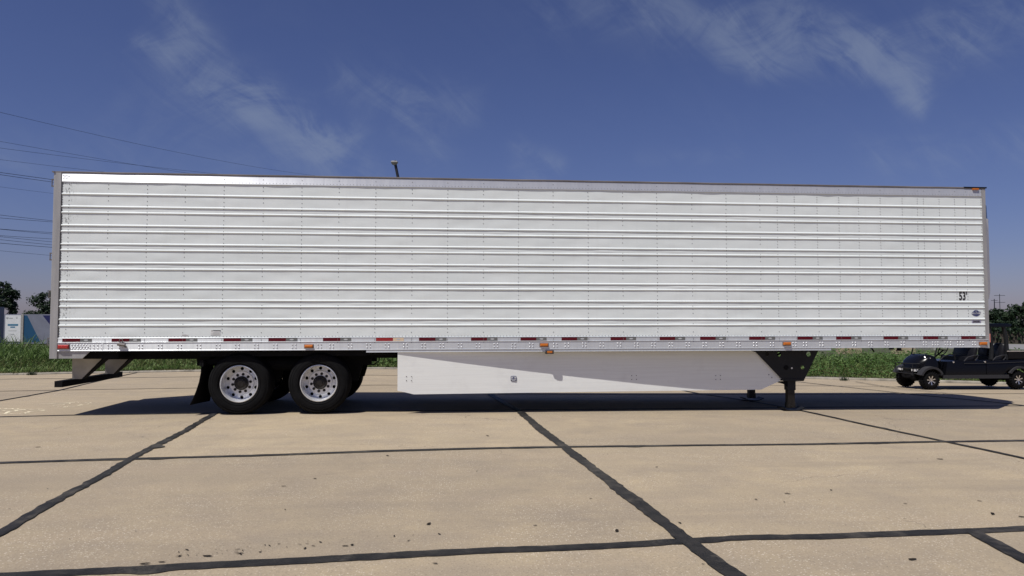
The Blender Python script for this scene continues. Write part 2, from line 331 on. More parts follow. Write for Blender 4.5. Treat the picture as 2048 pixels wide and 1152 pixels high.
def circ(cx, cy, r, n=12): return [(cx+r*cos(2*pi*i/n), cy+r*sin(2*pi*i/n)) for i in range(n)]
def text(name, s, size, loc, mt, parent, xs=1.0, bold=0, align='CENTER', depth=.0008):
    c = bpy.data.curves.new(name, 'FONT'); c.body = s; c.size = size; c.align_x = align; c.align_y = 'CENTER'; c.offset = bold; c.extrude = depth; c.resolution_u = 3
    t = bpy.data.objects.new('tmp', c); COL.objects.link(t); bpy.context.view_layer.update()
    me = bpy.data.meshes.new_from_object(t.evaluated_get(bpy.context.evaluated_depsgraph_get())); bpy.data.objects.remove(t); bpy.data.curves.remove(c)
    for v in me.vertices: x, y, z = v.co; v.co = (loc[0]+x*xs, loc[1]-z, loc[2]+y)
    me.materials.clear(); me.materials.append(M[mt]); o = bpy.data.objects.new(name, me); return link(o, parent)
def ray(px, py): return FW+(px-1024)/F_PX*RT+(576-py)/F_PX*UP
def on_plane(px, py, Y=0.0): d = ray(px, py); return CAM+d*((Y-CAM.y)/d.y)
def PX(px, py=690, Y=0.0): return on_plane(px, py, Y).x
def PZ(px, py, Y=0.0): return on_plane(px, py, Y).z
def far(px, py, dist): return CAM+ray(px, py)*dist

# ------------------------------------------------------------------ the lot
def soft(t, k): return 0 if t < -k else (t if t > k else (t+k)**2/(4*k))
def sm(t): t = max(0, min(1, t)); return t*t*(3-2*t)
def gz(X, Y): return -.008*min(soft(X-4, 2), 22)-.025*min(soft(Y-2.5, 1), 40)*sm((X-3)/9)
def ground(px, py):
    d = ray(px, py); z = 0
    for i in range(50): P = CAM+d*((z-CAM.z)/d.z); z = .5*z+.5*gz(P.x, P.y)
    return P
KERB = [(-90, -6.0), (-40, 3.6), (-20, 7.4), (-9, 9.6), (-6.1, 10.3), (-3, 10.9), (0, 11.5), (4.3, 12.25), (8, 12.7), (12, 12.6), (15, 12.0), (18.5, 10.6), (20.1, 9.2), (21.9, 7.8), (25, 5), (40, -9), (90, -56)]
def poly_y(pl, x):
    if x <= pl[0][0]: (a, b), (c, d) = pl[0], pl[1]
    elif x >= pl[-1][0]: (a, b), (c, d) = pl[-2], pl[-1]
    else:
        for (a, b), (c, d) in zip(pl, pl[1:]):
            if a <= x <= c: break
    return b+(d-b)*(x-a)/(c-a)
# base sheet
mb = MB(); xs = [-90, -60, -40, -25]+[-18+1.0*i for i in range(53)]+[40, 60, 90]; nv = 34
for x in xs:
    yk = poly_y(KERB, x)+.05
    for j in range(nv):
        t = j/(nv-1); y = -110*(1-t)**2.2+yk*(1-(1-t)**2.2) if True else 0
        mb.v.append((x, y, gz(x, y)-.014))
for i in range(len(xs)-1):
    for j in range(nv-1): mb.f.append((i*nv+j, (i+1)*nv+j, (i+1)*nv+j+1, i*nv+j+1)); mb.m.append(0)
lot = tag(mb.build('concrete_lot', 'concrete', smooth='all', recalc=False), kind='structure')
# joints between the slabs, in metres
L3 = [(-14, -12.2), (26, -11.6)]
L2 = [(-14, -9.0), (3.45, -7.91), (4.73, -7.80), (5.65, -7.71), (6.65, -7.61), (7.35, -7.56), (7.91, -7.5), (8.49, -7.44), (9.04, -7.46), (9.65, -7.42), (10.7, -7.36), (26, -6.6)]
L1 = [(-14, -4.9), (1.47, -4.02), (2.71, -3.93), (4.07, -3.82), (5.47, -3.61), (6.98, -3.46), (8.51, -3.40), (10.88, -3.38), (12.68, -3.27), (14.11, -3.25), (26, -2.9)]
L0 = [(-14, -.3), (-.83, .19), (.18, .29), (5.99, .45), (13.33, .76), (17.53, .89), (26, 1.2)]
LA = [(-14, 4.2), (-3.4, 4.95), (.5, 5.3), (4.9, 5.9), (7.5, 6.0)]
LB = [(7.5, 3.6), (14.3, 3.55), (18, 3.6), (26, 3.7)]
TL = {'T00': [(-12.4, -12.1), (-12.4, 12)], 'Tm': [(-7.3, -12.1), (-7.3, -4.4), (-7.3, 11)], 'T0': [(-2.0, -12.1), (-2.1, -4.2), (-2.25, 2.6), (-2.2, 4.9), (-2.5, 7.5), (-2.8, 10.9)],
      'T1': [(3.45, -12), (3.06, -6.93), (2.80, -3.9), (2.52, .33), (2.3, 6)], 'T2': [(8.3, -12), (8.05, -8.23), (7.91, -5.84), (7.6, .45), (7.36, 3.13), (7.2, 12)],
      'T3': [(13.4, -11.8), (13.04, -4.53), (12.67, .7), (12.07, 3.6), (11.9, 12.4)], 'T4': [(18.2, -12), (17.9, -3), (17.55, 1), (16.93, 3.0), (16.79, 7.2), (16.7, 11)], 'T5': [(22.4, -12), (22.3, 7)]}
def tx(n, y):
    p = [(b, a) for a, b in TL[n]]; return poly_y(p, y)
def slab(la, lb, ta, tb):
    nu, nw = 10, 8; b = MB()
    for i in range(nu+1):
        for j in range(nw+1):
            u, v = i/nu, j/nw; y = 0; x = 0
            # corner to corner blend, then corrected to the joint lines
            x = (tx(ta, 0)*(1-u)+tx(tb, 0)*u)
            for k in range(4):
                y = poly_y(la, x)*(1-v)+poly_y(lb, x)*v; x = tx(ta, y)*(1-u)+tx(tb, y)*u
            b.v.append((x, y, gz(x, y)))
    for i in range(nu):
        for j in range(nw): a = i*(nw+1)+j; b.f.append((a, a+nw+1, a+nw+2, a+1)); b.m.append(0)
    b.build('slab', 'concrete', lot, smooth='all', recalc=False)
cols = ['T00', 'Tm', 'T0', 'T1', 'T2', 'T3', 'T4', 'T5']; KX = [(x, y-.02) for x, y in KERB]
for la, lb in ((L3, L2), (L2, L1), (L1, L0)):
    for a, c in zip(cols, cols[1:]): slab(la, lb, a, c)
for a, c in zip(cols[:4], cols[1:5]): slab(L0, LA, a, c); slab(LA, KX, a, c)
for a, c in zip(cols[4:6], cols[5:7]): slab(L0, LB, a, c); slab(LB, KX, a, c)
slab(L0, LB, 'T4', 'T5')
def seam(pts, width=.13, lift=.004, rag=1.0, seed=0):
    P = []
    for (a, b), (c, d) in zip(pts, pts[1:]):
        n = max(1, int(math.hypot(c-a, d-b)/.055)); P += [(a+(c-a)*i/n, b+(d-b)*i/n) for i in range(n)]
    P.append(pts[-1]); b = MB(); n = len(P)
    for i, (x, y) in enumerate(P):
        q, r = P[max(0, i-2)], P[min(n-1, i+2)]; t = Vector((r[0]-q[0], r[1]-q[1])).normalized(); nx, ny = -t.y, t.x
        s = i*.055; drift = noise.noise((s*.45, seed, 0))*.030+noise.noise((s*1.5, seed+5, 0))*.008
        wl = width/2*(1+.28*noise.noise((s*1.1, seed, 3.3)))+noise.noise((s*9, seed, 1.7))*.011*rag
        wr = width/2*(1+.28*noise.noise((s*1.1, seed, 7.7)))+noise.noise((s*9, seed, 9.1))*.013*rag
        sp = noise.noise((s*2.2, seed, 21.)); wr += max(0, sp-.4)*.2*rag
        for k, hh in ((-wr+drift, 0), (drift-wr*.55, .004), (drift+wl*.5, .0045+.002*noise.noise((s*3, seed, 40.))), (drift+wl, 0)): xx, yy = x+nx*k, y+ny*k; b.v.append((xx, yy, gz(xx, yy)+lift+hh))
    for i in range(n-1):
        for k in range(3): b.f.append((4*i+k, 4*i+4+k, 4*i+5+k, 4*i+1+k)); b.m.append(0)
    return b.build('tar_seam', 'tar', lot, recalc=False)
seam(L2, .135, .005, 1.2, 1); seam(L1, .125, .005, 1, 2); seam(L0, .07, .005, .6, 3); seam(LA, .04, .005, .4, 4); seam(LB, .06, .005, .5, 5)
seam([(-14, 8.0), (6, 9.4)], .035, .005, .3, 15); seam([(11.9, 7.2), (21, 6.0)], .03, .005, .3, 16)
seam(TL['T1'][:4], .105, .009, 2.0, 6); seam(TL['T2'], .135, .009, 1.6, 7); seam(TL['T3'], .085, .009, .8, 8); seam(TL['T4'], .075, .009, .6, 9); seam(TL['T0'], .06, .009, .6, 10)
seam([(10.25, -7.39), (10.11, -8.07), (9.9, -12)], .12, .009, 1, 11); seam(TL['Tm'], .08, .009, .6, 12); seam(TL['T5'], .08, .009, .6, 13)
seam([(18.55, 8.6), (17.9, 5.6), (17.95, 3.7)], .035, .009, .4, 14)
# kerb stones along the edge of the lot
def resample(pl, step, x0, x1):
    out = []; x = x0
    while x <= x1: out.append((x, poly_y(pl, x))); x += step
    return out
kp = resample(KERB, 1.5, -30, 40)
for i, ((a, b), (c, d)) in enumerate(zip(kp, kp[1:])):
    t = Vector((c-a, d-b)).normalized(); nrm = Vector((-t.y, t.x)); q = MB(); e = .006; rings = []
    for (x, y) in ((a+t.x*e, b+t.y*e), (c-t.x*e, d-t.y*e)):
        z = gz(x, y); o = (noise.noise((x*.7, 3, 1)))*.03-.03; r = []
        for k, h in ((0, -.05), (.012, .055+o), (.035, .08+o), (.17, .085+o), (.17, -.05)): r.append((x+nrm.x*k, y+nrm.y*k, z+h))
        rings.append(r)
    q.loft(rings); ob = q.build('kerb_stone', 'kerb', lot)
# verge and open land beyond the kerb
OFF = [0, .3, .8, 1.6, 2.6, 4, 6, 9, 14, 22, 34, 50, 70, 95, 130, 180, 260, 420, 800, 2000]
def land_h(z0, o): return (z0+.06+.10*sm(o/3))*(1-sm((o-6)/70))+(-1.5)*sm((o-6)/70)
VS = resample(KERB, 1.0, -30, 40); VS = [(-90, poly_y(KERB, -90)), (-60, poly_y(KERB, -60))]+VS+[(60, poly_y(KERB, 60)), (90, poly_y(KERB, 90))]
def verge_pt(x, y, o, i=None):
    e = .8; t = Vector((2*e, poly_y(KERB, x+e)-poly_y(KERB, x-e))).normalized(); nx = -t.y; ny = t.x
    f = min(1, o/25); ang = atan2(nx, ny)*(1-f)+f*max(-1.05, min(1.05, (x-6)/36)); return x+sin(ang)*o, y+cos(ang)*o
def land(x, y, o):
    X, Y = verge_pt(x, y, o); return X, Y, land_h(gz(x, y), o)+.05*noise.noise((X*.4, Y*.4, 0))*sm(o/3)
mb = MB(); n = len(OFF)
for x, y in VS:
    for o in OFF: mb.v.append(land(x, y, o+.17))
for i in range(len(VS)-1):
    for j in range(n-1): mb.f.append((i*n+j, (i+1)*n+j, (i+1)*n+j+1, i*n+j+1)); mb.m.append(0)
tag(mb.build('verge', 'soil', smooth='all', recalc=False), kind='structure')

# ------------------------------------------------------------------ the semi-trailer
LEN, TOPZ, WID = 16.15, 3.97, 2.59
TR = empty('refrigerated_trailer', (0, 0, 0), "long white ribbed semi-trailer parked across the concrete lot, marked 53'", 'trailer')
RIBS = [3.611, 3.405, 3.309, 3.100, 3.001, 2.795, 2.697, 2.490, 2.389, 2.178, 2.082, 1.880, 1.779, 1.574, 1.473]
DENSE = [.24+1.2255*k for k in range(10)]
COLS = [.24, .85, 1.46, 2.06, 2.68, 3.31, 3.94, 4.55, 5.16, 5.77, 6.37, 6.98, 7.58, 8.18, 8.79, 9.40, 10.01, 10.64, 11.26, 11.88, 12.20, 12.52, 12.94, 13.35, 13.72, 14.13, 14.55, 14.84, 14.96, 15.26, 15.56, 15.77, 16.07]
ZLO, ZHI = 1.262, 3.82
prof = [(ZHI, 0, 0)]
prev = ZHI
for zc in RIBS:
    for t_ in (.04, .25, .5, .75, .96): prof.append((prev+(zc+.018-prev)*t_, 0, .15 if t_ in (.04, .96) else 1))
    for dz, p in ((.018, 0), (.0145, .0052), (.008, .0092), (.000, .0108), (-.007, .0102), (-.0105, .0066), (-.012, 0)): prof.append((zc+dz, p, 0 if p == 0 else .6))
    prev = zc-.012
prof.append((prev-.006, 0, .15))
for k in range(1, 5): prof.append((prev+(ZLO-prev)*k/4, 0, 1 if k < 4 else 0))
seams = [.13, COLS[0]]+COLS[2:20:2]+[11.88, 12.94, 14.13, 14.96, 16.10]
seams = sorted(set(round(s, 3) for s in seams if s != .24))
for pi_, (a, b) in enumerate(zip(seams, seams[1:])):
    q = MB(); nx = max(8, int((b-a)/.07)); off = 0
    for i in range(nx+1):
        x = a+(b-a)*i/nx
        wx = min(abs(x-c) for c in COLS); wx = sm(wx/.22)
        for z, p, wz in prof:
            d = noise.noise((x*1.6+z*1.1, z*3.3-x*.9, 4.2))*.0078+noise.noise((x*3.6, z*5+x*2.6, 9.2))*.0020
            if 11.5 < x < 13.5 and z < 1.5: d += noise.noise((x*5, z*16, 2.))*.004
            q.v.append((x, off-p*(1+.25*noise.noise((x*.9, z*2.1, 30.))) + d*wz*wx, z))
    k = len(prof)
    for i in range(nx):
        for j in range(k-1): q.f.append((i*k+j, i*k+j+1, (i+1)*k+j+1, (i+1)*k+j)); q.m.append(0)
    q.build('side_panel', 'skin', TR, smooth='all', recalc=False)
# body shell behind the sheets
b = MB().box((.02, .012, 1.10), (16.12, WID-.012, 1.26)); b.build('floor_frame', 'black', TR)
q = MB(); b = q.box((.02, WID-.03, 1.26), (16.12, WID, 3.95)); q.build('far_side_wall', 'white', TR)
q = MB(); rr = []
for i in range(9):
    t = i/8; rr.append((.03+t*(WID-.06), 3.965+.02*sin(pi*t)))
q.loft([[(x, y, z) for y, z in rr]+[(x, WID-.03, 3.90), (x, .03, 3.90)] for x in (.03, 16.12)]); q.build('roof', 'white', TR)
MB().box((16.10, .02, 1.06), (16.15, WID-.02, 3.93)).build('front_wall', 'white', TR)
# top rail and its rolled edge
q = MB(); pr = [(0.02, 3.955), (-.004, 3.952), (-.010, 3.935), (-.010, 3.83), (-.013, 3.824), (-.013, 3.812), (-.002, 3.808), (.02, 3.815)]
for a, c in ((.13, 16.08),): q.loft([[(x, y, z) for y, z in pr] for x in (a, c)])
q.build('top_rail', 'toprail', TR, smooth=True)
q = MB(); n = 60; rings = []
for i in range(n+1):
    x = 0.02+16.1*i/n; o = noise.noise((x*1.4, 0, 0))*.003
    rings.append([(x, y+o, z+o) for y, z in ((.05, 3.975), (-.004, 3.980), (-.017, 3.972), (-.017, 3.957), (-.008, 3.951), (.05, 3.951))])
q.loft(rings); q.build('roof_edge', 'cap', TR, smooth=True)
# bottom rail: flat web, tape channel and lips
pr = [(.01, 1.276), (-.010, 1.276), (-.012, 1.271), (-.006, 1.268), (-.006, 1.209), (-.016, 1.206), (-.016, 1.199), (-.008, 1.196), (-.008, 1.078), (-.013, 1.074), (-.013, 1.062), (.01, 1.062)]
q = MB(); q.loft([[(x, y, z) for y, z in pr] for x in (.125, 16.135)]); q.build('bottom_rail', 'rail', TR, smooth=True)
q = MB(); q.loft([[(x, y, z) for y, z in ((.05, 1.060), (-.004, 1.060), (-.004, 1.034), (-.010, 1.030), (-.010, 1.022), (.05, 1.022))] for x in (5.02, 13.15)]); q.build('rail_flange', 'rail', TR)
# rear frame
q = MB(); q.loft([[(0, -.006, z), (.012, -.016, z), (.118, -.016, z), (.124, -.006, z), (.124, .12, z), (0, .12, z)] for z in (.945, 3.972)]); q.build('rear_post', 'galv', TR)
q = MB(); q.loft([[(0, WID-.12, z), (.124, WID-.12, z), (.124, WID+.01, z), (0, WID+.01, z)] for z in (.945, 3.972)]); q.build('rear_post', 'galv', TR)
MB().box((0, .12, 3.80), (.12, WID-.12, 3.97)).build('rear_header', 'galv', TR)
MB().box((0, .12, .95), (.12, WID-.12, 1.22)).build('rear_sill', 'galv', TR)
for a, c in ((.125, 1.285), (1.305, WID-.125)): MB().box((.0, a, 1.225), (.06, c, 3.795)).build('rear_door', 'white', TR)
MB().box((.1245, -.0075, 1.28), (.1335, .02, 3.81)).build('corner_trim', 'gasket', TR)
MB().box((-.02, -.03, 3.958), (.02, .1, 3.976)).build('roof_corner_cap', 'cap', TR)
for z in (3.79, 2.59, 1.98, 1.22):
    q = MB(); q.bar((-.028, -.002, z-.055), (-.028, -.002, z+.055), .008, 8); q.box((-.036, -.008, z-.062), (.004, .03, z-.045)); q.box((-.036, -.008, z+.045), (.004, .03, z+.062)); q.build('door_hinge', 'cap', TR)
q = MB().prism([(.126, 1.060), (.62, 1.060), (.50, .945), (.126, .945)], .005, .03); q.build('corner_gusset', 'galv', TR)
# front corner post and top front lamp
q = MB(); q.loft([[(16.085, -.012, z), (16.16, -.008, z), (16.172, .01, z), (16.172, .1, z), (16.085, .1, z)] for z in (1.05, 3.955)]); q.build('front_post', 'galv', TR)
q = MB(); q.box((15.74, -.022, 3.962), (16.18, .03, 3.984)); q.build('roof_front_edge', 'black', TR)
# rivets and bolts
def dome(q, x, z, y, r, h, n=6):
    o = len(q.v); q.v += [(x+r*cos(2*pi*i/n), y, z+r*sin(2*pi*i/n)) for i in range(n)]+[(x+r*.6*cos(2*pi*i/n), y-h*.8, z+r*.6*sin(2*pi*i/n)) for i in range(n)]+[(x, y-h, z)]
    for i in range(n):
        j = (i+1) % n; q.f += [(o+i, o+j, o+n+j, o+n+i), (o+n+i, o+n+j, o+2*n)]; q.m += [0, 0]
q = MB(); bays = []; pv = 3.80
for zc in RIBS+[1.295]: bays.append((pv-.03, zc+.035)); pv = zc
for ci, x in enumerate(COLS):
    dense = (ci % 2 == 0) if ci < 20 else False
    for hi, lo in bays:
        if hi-lo < .12: zs = [(hi+lo)/2+.03, (hi+lo)/2-.03] if dense else [(hi+lo)/2-.03]
        elif dense: k = max(2, int((hi-lo)/.05)); zs = [hi-(hi-lo)*i/k for i in range(k+1)]
        else: zs = [hi, (hi+lo)/2] if ci < 20 else [hi-.02, (hi+lo)/2, lo+.02]
        for z in zs: dome(q, x+random.uniform(-.003, .003), z, -.0005, .0075, .006)
    for z in (1.245, 1.225, 1.188): dome(q, x, z, -.006 if z > 1.2 else -.008, .007, .005)
for i in range(int(15.9/.055)):
    x = .17+i*.055; dome(q, x, 1.293, -.0005, .006, .005); dome(q, x, 3.838, -.010, .0055, .004)
for x in COLS: dome(q, x, 3.895, -.010, .007, .005)
for i in range(58): dome(q, .1425, 1.30+i*.0435, -.0005, .006, .005)
for i in range(4):
    for j in range(3): dome(q, .15+i*.022+(j % 2)*.011, 3.865+j*.025, -.010, .007, .004)
tag(q.build('rivets', 'rivet', TR, smooth='all'), kind='stuff')
q = MB(); x0 = PX(398); clusters = [x0+.3045*k for k in range(-5, 42)]
for x in clusters:
    if any(abs(x-l) < .09 for l in (PX(618), PX(1088), PX(1573))): x += .11
    if x > 14.7 or x < .95: continue
    for dx in (-.027, .027):
        for z in (1.158, 1.108): dome(q, x+dx, z, -.008, .0125, .010, 8)
for x, k in ((14.92, 2), (15.12, 3), (15.36, 3), (15.60, 3), (15.86, 2)):
    for i in range(k):
        for z in (1.158, 1.108): dome(q, x+(i-(k-1)/2)*.052, z, -.008, .0115, .009, 8)
for i in range(6):
    for j in range(3): dome(q, .345+i*.045+(j % 2)*.022, 1.165-j*.032, -.008, .0125, .010, 8)
for x in (.62, .68, .74, .80, .90, .96):
    for z in (1.158, 1.108): dome(q, x, z, -.008, .0115, .010, 8)
tag(q.build('rail_bolts', 'bolt', TR, smooth='all'), kind='stuff')
# reflective tape pieces
TAPE = [(125, 160.5, 184), (223.6, 259, 282), (337, 372, 395), (447, 482, 505), (537, 572, 595), (646, 680.5, 702.5), (752, 786, 807.5), (838, 871, 893), (942, 974, 995), (1041, 1072.5, 1093), (1123, 1154, 1175),
        (1221, 1252, 1272), (1319, 1350, 1370), (1400, 1431, 1452), (1498, 1530, 1550), (1594.5, 1625, 1645), (1672, 1702, 1722), (1767, 1796, 1816), (1846, 1876, 1895), (1922, 1951, 1971)]
for i, (a, c, e) in enumerate(TAPE):
    xa, xc, xe = PX(a, 680), PX(c, 680), PX(e, 680)
    MB().box((xa, -.0085, 1.2105), (xc, -.005, 1.2675)).build('red_tape', 'redglint' if i == 6 else 'red', TR)  # one pair catches the light; its glint is put into brighter tape colours
    g = MB().box((xc+.001, -.0085, 1.2105), (xe, -.005, 1.2675)).build('silver_tape', 'silverglint' if i == 6 else 'grey', TR)
    q = MB(); xm = (xc+xe)/2; q.prism([(xm+.034*cos(2*pi*k/14), 1.2385+.0125*sin(2*pi*k/14)) for k in range(14)], -.0095, -.0088); q.build('oval_print', 'oval', g)
# side lamps
def lamp(x, z, wd, ht, lens, dp=.035, name='marker_lamp'):
    q = MB().cbox((x-wd/2-.012, -.014, z-ht/2-.012), (x+wd/2+.012, -.006, z+ht/2+.012), .004); p = q.build(name, 'cap', TR)
    q = MB().cbox((x-wd/2, -.014-dp, z-ht/2), (x+wd/2, -.014, z+ht/2), .012); q.build('lens', lens, p, smooth=True)
for px, py in ((618, 693.5), (1088, 691), (1573, 688.5), (1965, 688)): lamp(PX(px, py), PZ(px, py)+.01, .135, .046, 'amber')
lamp(PX(128, 696), 1.135, .165, .06, 'redlens', .03)
x = PX(1099, 706); q = MB().cbox((x-.07, -.03, .985), (x+.07, .05, 1.02+.025), .008); p = q.build('turn_lamp', 'gasket', TR)
MB().cbox((x-.045, -.04, .998), (x+.045, -.031, 1.033), .004).build('lens', 'amber', p)
q = MB().cbox((15.90, -.034, 3.93), (16.02, -.012, 3.958), .004); q.build('roof_marker_lamp', 'amber', TR)
# strap hook on the rail
x = PX(245, 690); q = MB(); q.tube([(x-.03, -.02, 1.19), (x-.035, -.035, 1.24), (x-.01, -.04, 1.265), (x+.015, -.035, 1.24), (x+.01, -.03, 1.19)], .008); q.bar((x-.06, -.04, 1.175), (x+.055, -.04, 1.16), .026, 8); q.bar((x+.02, -.04, 1.165), (x+.06, -.02, 1.12), .012, 6); q.build('strap_hook', 'cap', TR)
MB().cbox((.80, -.012, 1.075), (.825, -.007, 1.19), .002).build('rail_splice', 'rail', TR)
# markings
text('length_marking', "53'", .205, (15.675, -.003, 1.985), 'ink', TR, .66, .006)
bx, bz = 15.92, 1.68
shield = [(-.088, -.012), (-.075, .022), (-.05, .034), (-.03, .052), (0, .06), (.03, .052), (.05, .034), (.094, .024), (.078, -.012), (.06, -.032), (.03, -.048), (0, -.053), (-.03, -.048), (-.06, -.034)]
em = MB().prism([(bx+u, bz+v) for u, v in shield], -.0035, -.0015).build('emblem', 'navy', TR)
MB().prism([(bx-.082, bz-.016), (bx-.072, bz+.014), (bx+.088, bz+.020), (bx+.074, bz-.014)], -.0045, -.0038).build('emblem_band', 'oval', em)
text('emblem_lettering', 'UTILITY', .032, (bx+.002, -.0052, bz+.001), 'navy', em, 1.05, .0012)
q = MB(); q.prism([(bx-.02, bz+.03), (bx, bz+.05), (bx+.02, bz+.03), (bx, bz+.038)], -.0045, -.0038); q.build('emblem_chevron', 'oval', em)
bd = MB().box((bx-.088, -.0035, 1.505), (bx+.092, -.001, 1.553)).build('model_badge', 'purple', TR)
text('badge_lettering', '3000R', .046, (bx+.0, -.0045, 1.528), 'ink', bd, 1.15, .0016)
wl = MB().box((2.50, -.0035, 1.315), (2.655, -.001, 1.40)).build('warning_label', 'white', TR)
text('label_lettering', 'WARNING', .026, (2.598, -.0042, 1.388), 'ink', wl, .95, .0012)
MB().prism([(2.512, 1.380), (2.524, 1.398), (2.536, 1.380)], -.0045, -.0038).build('warning_triangle', 'ink', wl)
for k in range(4): MB().box((2.512+(k % 2)*.03, -.0045, 1.322+k*.012), (2.648, -.0038, 1.3275+k*.012)).build('print_line', 'faint', wl)
sl_ = MB().box((2.045, -.0035, 1.305), (2.145, -.001, 1.335)).build('small_label', 'white', TR)
for k in range(2): MB().box((2.05, -.0045, 1.309+k*.011), (2.14-.02*k, -.0038, 1.315+k*.011)).build('print_line', 'faint', sl_)
# refrigeration unit on the nose
q = MB(); rings = []
for z, g in ((1.95, 0), (2.1, .03), (3.35, .03), (3.45, .03)):
    rings.append([(16.15, .24, z), (16.34+g, .26, z), (16.46+g, .36, z), (16.50+g, .6, z), (16.50+g, 2.0, z), (16.46+g, 2.22, z), (16.34+g, 2.33, z), (16.15, 2.34, z)])
q.loft(rings); ru = q.build('refrigeration_unit', 'white', TR, smooth=True)
q = MB(); rings = []
for z, g in ((3.455, .03), (3.70, .02), (3.80, -.05), (3.83, -.12)):
    rings.append([(16.152, .22, z), (16.32+g, .24, z), (16.44+g, .36, z), (16.49+g, .6, z), (16.49+g, 2.0, z), (16.44+g, 2.22, z), (16.32+g, 2.33, z), (16.152, 2.34, z)])
q.loft(rings); q.build('unit_shroud', 'cartbody', ru, smooth=True)
for k in range(9): MB().box((16.525, .7, 2.2+k*.12), (16.545, 1.9, 2.26+k*.12)).build('grille_slat', 'trim', ru)
# ---- aerodynamic skirts
def inset(x): t = max(0, min(1, (x-5.54)/6.7)); return .004+.27*(1-(1-t)**1.3)
def skirt(side):
    q = MB(); xs_ = [5.54, 5.55, 5.68, 5.81, 6.2]+[6.7+.5*i for i in range(11)]+[11.75, 11.9, 11.97, 12.08, 12.2, 12.3, 12.36]
    rows = 7; yy = lambda x: inset(x) if side < 0 else WID-inset(x); th = .012 if side < 0 else -.012
    for k in (0, th):
        for x in xs_:
            zb = .38-.06*min(1, (x-5.54)/.27) if x < 5.81 else (.315 if x < 11.97 else .315+.14*(x-11.97)/.33)
            zt = 1.021 if x < 11.86 else 1.021-(x-11.86)*1.0
            for j in range(rows): q.v.append((x, yy(x)+k+noise.noise((x*1.2, j*.3, 1))*.004, zb+(zt-zb)*j/(rows-1)))
    n = len(xs_); A = lambda s, i, j: s*n*rows+i*rows+j
    for s in (0, 1):
        for i in range(n-1):
            for j in range(rows-1): f = (A(s, i, j), A(s, i+1, j), A(s, i+1, j+1), A(s, i, j+1)); q.f.append(f if s == 0 else f[::-1]); q.m.append(0)
    for i in range(n-1):
        for j in (0, rows-1): q.f.append((A(0, i, j), A(0, i+1, j), A(1, i+1, j), A(1, i, j))); q.m.append(0)
    for i in (0, n-1):
        for j in range(rows-1): q.f.append((A(0, i, j), A(0, i, j+1), A(1, i, j+1), A(1, i, j))); q.m.append(0)
    return q.build('side_skirt', 'skirt', TR, smooth=True)
sk = skirt(-1); skirt(1)
q = MB()
for px, py in ((818, 757), (1268, 755), (1436, 755)):
    X = PX(px, py, .1); Y = inset(X)
    for k in range(2): P = on_plane(px, py, Y); X = P.x; Y = inset(X)
    for dx in (-.042, .042):
        for dz in (-.034, .034): dome(q, X+dx, P.z+dz, Y-.0055, .008, .006)
for px, py in ((1539.5, 749.5), (1545.5, 755.5)): P = on_plane(px, py, .23); dome(q, P.x, P.z, inset(P.x)-.006, .009, .006)
tag(q.build('skirt_bolts', 'hub', sk), kind='stuff')
for k in range(2): P = on_plane(1027, 757, inset(7.8))
X, Z, Y = P.x, P.z, inset(P.x)-.006
pl = MB().prism([(X-.05+.012, Z-.044), (X+.05-.012, Z-.044), (X+.05, Z-.032), (X+.05, Z+.032), (X+.038, Z+.044), (X-.038, Z+.044), (X-.05, Z+.032), (X-.05, Z-.032)], Y-.003, Y+.002).build('skirt_emblem', 'navy', TR)
MB().prism([(X-.043, Z-.034), (X+.043, Z-.034), (X+.043, Z+.036), (X-.043, Z+.036)], Y-.004, Y-.0032).build('emblem_face', 'oval', pl)
MB().prism([(X-.018, Z+.012), (X, Z+.032), (X+.018, Z+.012), (X, Z+.004)], Y-.005, Y-.0042).build('emblem_mark', 'navy', pl)
text('emblem_lettering', 'UTILITY', .022, (X, Y-.0052, Z-.006), 'navy', pl, .95, .0008)
for sx_ in (-1, 1): MB().prism([(X+sx_*.036+.006*cos(2*pi*k/8), Z-.028+.006*sin(2*pi*k/8)) for k in range(8)], Y-.006, Y-.0042).build('screw', 'hub', pl)
